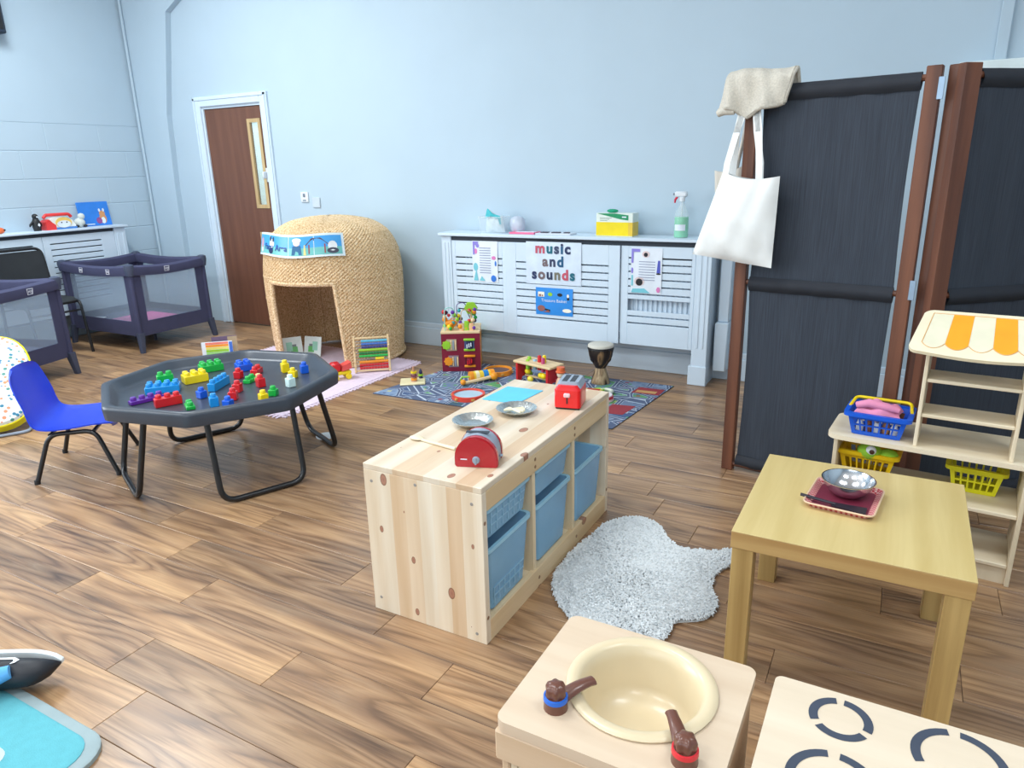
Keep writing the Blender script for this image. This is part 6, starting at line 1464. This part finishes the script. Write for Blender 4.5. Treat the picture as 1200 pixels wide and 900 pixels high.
m = MB(); ex_y(m, [(-.125, 0), (.125, 0), (.125, .03), (.10, .075), (.05, .10), (-.05, .105), (-.10, .085), (-.125, .05)], -.045, .045); m.build('body', tint('phone_white', 238, 238, 230, .4), t, 40)
m = MB(); ex_y(m, [(-.13, 0), (-.05, 0), (-.05, .04), (-.075, .06), (-.1, .09), (-.13, .07)], -.050, .046); m.build('side', tint('phone_red', 230, 60, 60, .4), t, 40, 'red end piece')
m = MB(); ex_y(m, disc(.02, .058, .07, .045, 16), -.050, -.046); m.build('dial', tint('phone_yellow', 244, 206, 110, .4), t, 40); m = MB(); ex_y(m, disc(.02, .045, .06, .03, 16), -.0515, -.05); m.build('dial_face', PAPER, t, 0)
for x in (.0, .045): m = MB(); ex_y(m, disc(x, .058, .006, .006, 10), -.053, -.0515); m.build('eye', BLACKP, t, 0)
MB().box(-.05, .13, -.049, -.045, .0, .018).build('base_stripe', tint('phone_blue', 70, 130, 200), t, 0)
m = MB(); m.tube(fillet([(-.12, 0, .10), (-.1, 0, .125), (.1, 0, .125), (.12, 0, .10)], .02, 4), .014, 8); m.build('handset', tint('phone_red', 230, 60, 60, .4), t, 60)
t = thing('white_soft_toy', 'white soft toy with dark feet between telephone and blue book', 'soft toy', (-6.56, 3.86, LZ), radians(70))
MB().ball((0, 0, .042), .042, 14, (1.1, .8, 1)).build('body', tint('plush_white', 214, 220, 216, .9, bump=.3), t, 60); MB().ball((.02, .0, .095), .03, 12).build('head', tint('plush_white', 214, 220, 216, .9), t, 60)
for x in (-.03, .035): MB().ball((x, -.035, .014), .015, 10, (1.2, 1, .8)).build('foot', BLACKP, t, 60)
t = thing('picture_book', 'blue picture book with small animal drawing propped on left cover', 'book', (-6.60, 4.04, LZ), radians(90))
m = MB(); TB = Matrix.Rotation(radians(-8), 4, 'X'); m.T = TB; m.box(-.145, .145, -.008, .004, 0, .215, .001); m.build('cover', tint('book_blue', 50, 130, 222, .4), t, 0)
def bk(pts, mt, dy): m = MB(); m.T = TB; m.raw([(x, -.0082 - dy, z) for x, z in pts], [tuple(range(len(pts)))]); m.build('print', mt, t, 0)
bk(disc(.07, .06, .035, .045, 12), tint('animal_tan', 214, 150, 100, .5), .0003); bk(disc(.07, .105, .028, .028, 12), tint('animal_tan', 214, 150, 100, .5), .0006); bk(disc(.07, .045, .02, .03, 10), PAPER, .0009); bk(disc(.05, .138, .01, .016, 8), PAPER, .001); bk(disc(.088, .138, .01, .016, 8), PAPER, .0011); bk(disc(.03, .045, .028, .03, 10), tint('bag_plum', 150, 80, 140, .5), .0012); bk([(-.12, .012), (-.02, .012), (-.02, .02), (-.12, .02)], PAPER, .0004)
t = thing('orange_toy', 'small orange toy at left frame edge on radiator cover', 'toy', (-6.55, 3.185, LZ), 0); MB().ball((0, 0, .026), .026, 12, (1, 1.6, 1)).build('body', tint('toy_tangerine', 232, 110, 60), t, 60); MB().ball((.02, .03, .03), .008, 8).build('eye', BLACKP, t, 60)

# ================================================================== turquoise mat and trainer, bottom left
TQ = plain('turquoise_towel', rgb(96, 176, 188), .95, var=.05, vscale=40, bump=.3, bscale=300); GB = tint('mat_grey', 158, 176, 180, .9, bump=.2)
mt_ = thing('padded_mat', 'turquoise padded mat with grey binding in bottom left corner', 'mat', (-2.30, .55, 0))
o1 = rrect(-.55, .68, -.50, .236, .09, 6); o2 = rrect(-.52, .65, -.47, .206, .075, 6)
m = MB(); m.frustum(o1, o1, 0, .012, True, False); m.frustum(o1, rrect(-.545, .675, -.495, .231, .09, 6), .012, .016, False, True); m.build('binding', GB, mt_, 40)
m = MB(); m.frustum(o2, o2, .0158, .018, False, False); m.frustum(o2, rrect(-.51, .64, -.46, .196, .07, 6), .018, .022, False, True); m.build('top_cloth', TQ, mt_, 40)
t = thing('cloth', 'white cloth lying on the turquoise mat at bottom left', 'cloth', (-1.90, .575, .0225)); m = MB(); m.frustum(rrect(-.12, .09, -.12, .06, .04), rrect(-.11, .08, -.11, .05, .04), 0, .012); m.build('cloth', tint('mat_white', 222, 236, 240, .9, bump=.3), t, 40)
sh = thing('trainer', 'black and white trainer lying on its side beside turquoise mat', 'shoe', (-2.105, .785, .064), radians(31))
def shoe_sec(x):  # half width (z lying), top (y+: sole side), bottom (y-: upper side)
    u = (x + .14) / .28; tipf = sqrt(max(0, 1 - max(0, (u - .72) / .28) ** 2)); heel = sqrt(max(0, 1 - max(0, (.12 - u) / .12) ** 2))
    return .042 * (.8 + .2 * sin(pi * min(1, u * 1.1))) * max(tipf * heel, .12), (.046 + .04 * max(0, .55 - u)) * max(tipf * heel, .15)
m = MB(); secs = []
for i in range(17):
    x = -.14 + .28 * i / 16; w_, h_ = shoe_sec(x); secs.append([m._v((x, .02 - h_ * (1 - cos(a)) * .9, w_ * sin(a) if abs(sin(a)) > 1e-6 else 0)) for a in [-pi * .98 + 2 * pi * .98 * k / 17 for k in range(18)]])
for A_, B_ in zip(secs, secs[1:]):
    for k in range(17): m.face([A_[k], A_[k + 1], B_[k + 1], B_[k]])
    m.face([A_[17], A_[0], B_[0], B_[17]])
m.face(secs[0][::-1]); m.face(secs[-1]); m.build('upper', plain('shoe_black', rgb(26, 28, 36), .5, bump=.2, bscale=250), sh, 60)
def sole_pts(k=1.0): return [(-.145, .02), ] and [(x, s_ * shoe_sec(max(-.139, min(.139, x)))[0] * 1.06 * k) for s_, rng in ((1, range(17)), (-1, range(16, -1, -1))) for x in [-.14 + .28 * i / 16 for i in rng]]
m = MB(); m.T = Matrix.Translation((0, .034, 0)) @ Matrix.Rotation(pi / 2, 4, 'X'); m.prism([(x, y) for x, y in sole_pts(.88)], 0, .015); m.build('sole', tint('sole_white', 226, 232, 234, .5), sh, 40, 'white sole')
m = MB(); swp = [(-.11, -.006), (-.02, .004), (.035, .004), (.052, -.004), (.046, -.018), (.036, -.024), (.040, -.012), (.034, -.004), (-.02, -.004), (-.11, -.016)]
m.raw([(x, y - .012, .0435 - .30 * max(0, x - .03) * .4) for x, y in swp], [tuple(range(len(swp)))]); m.build('swoosh', tint('swoosh_white', 232, 236, 240, .4), sh, 0, 'white swoosh')
m = MB(); m.tube([(.045, -.050, .028), (.0, -.068, .020), (-.07, -.10, .010)], [.018, .026, .034], 12); m.build('lining', tint('lining_blue', 96, 168, 226, .9), sh, 60, 'pale blue lining')
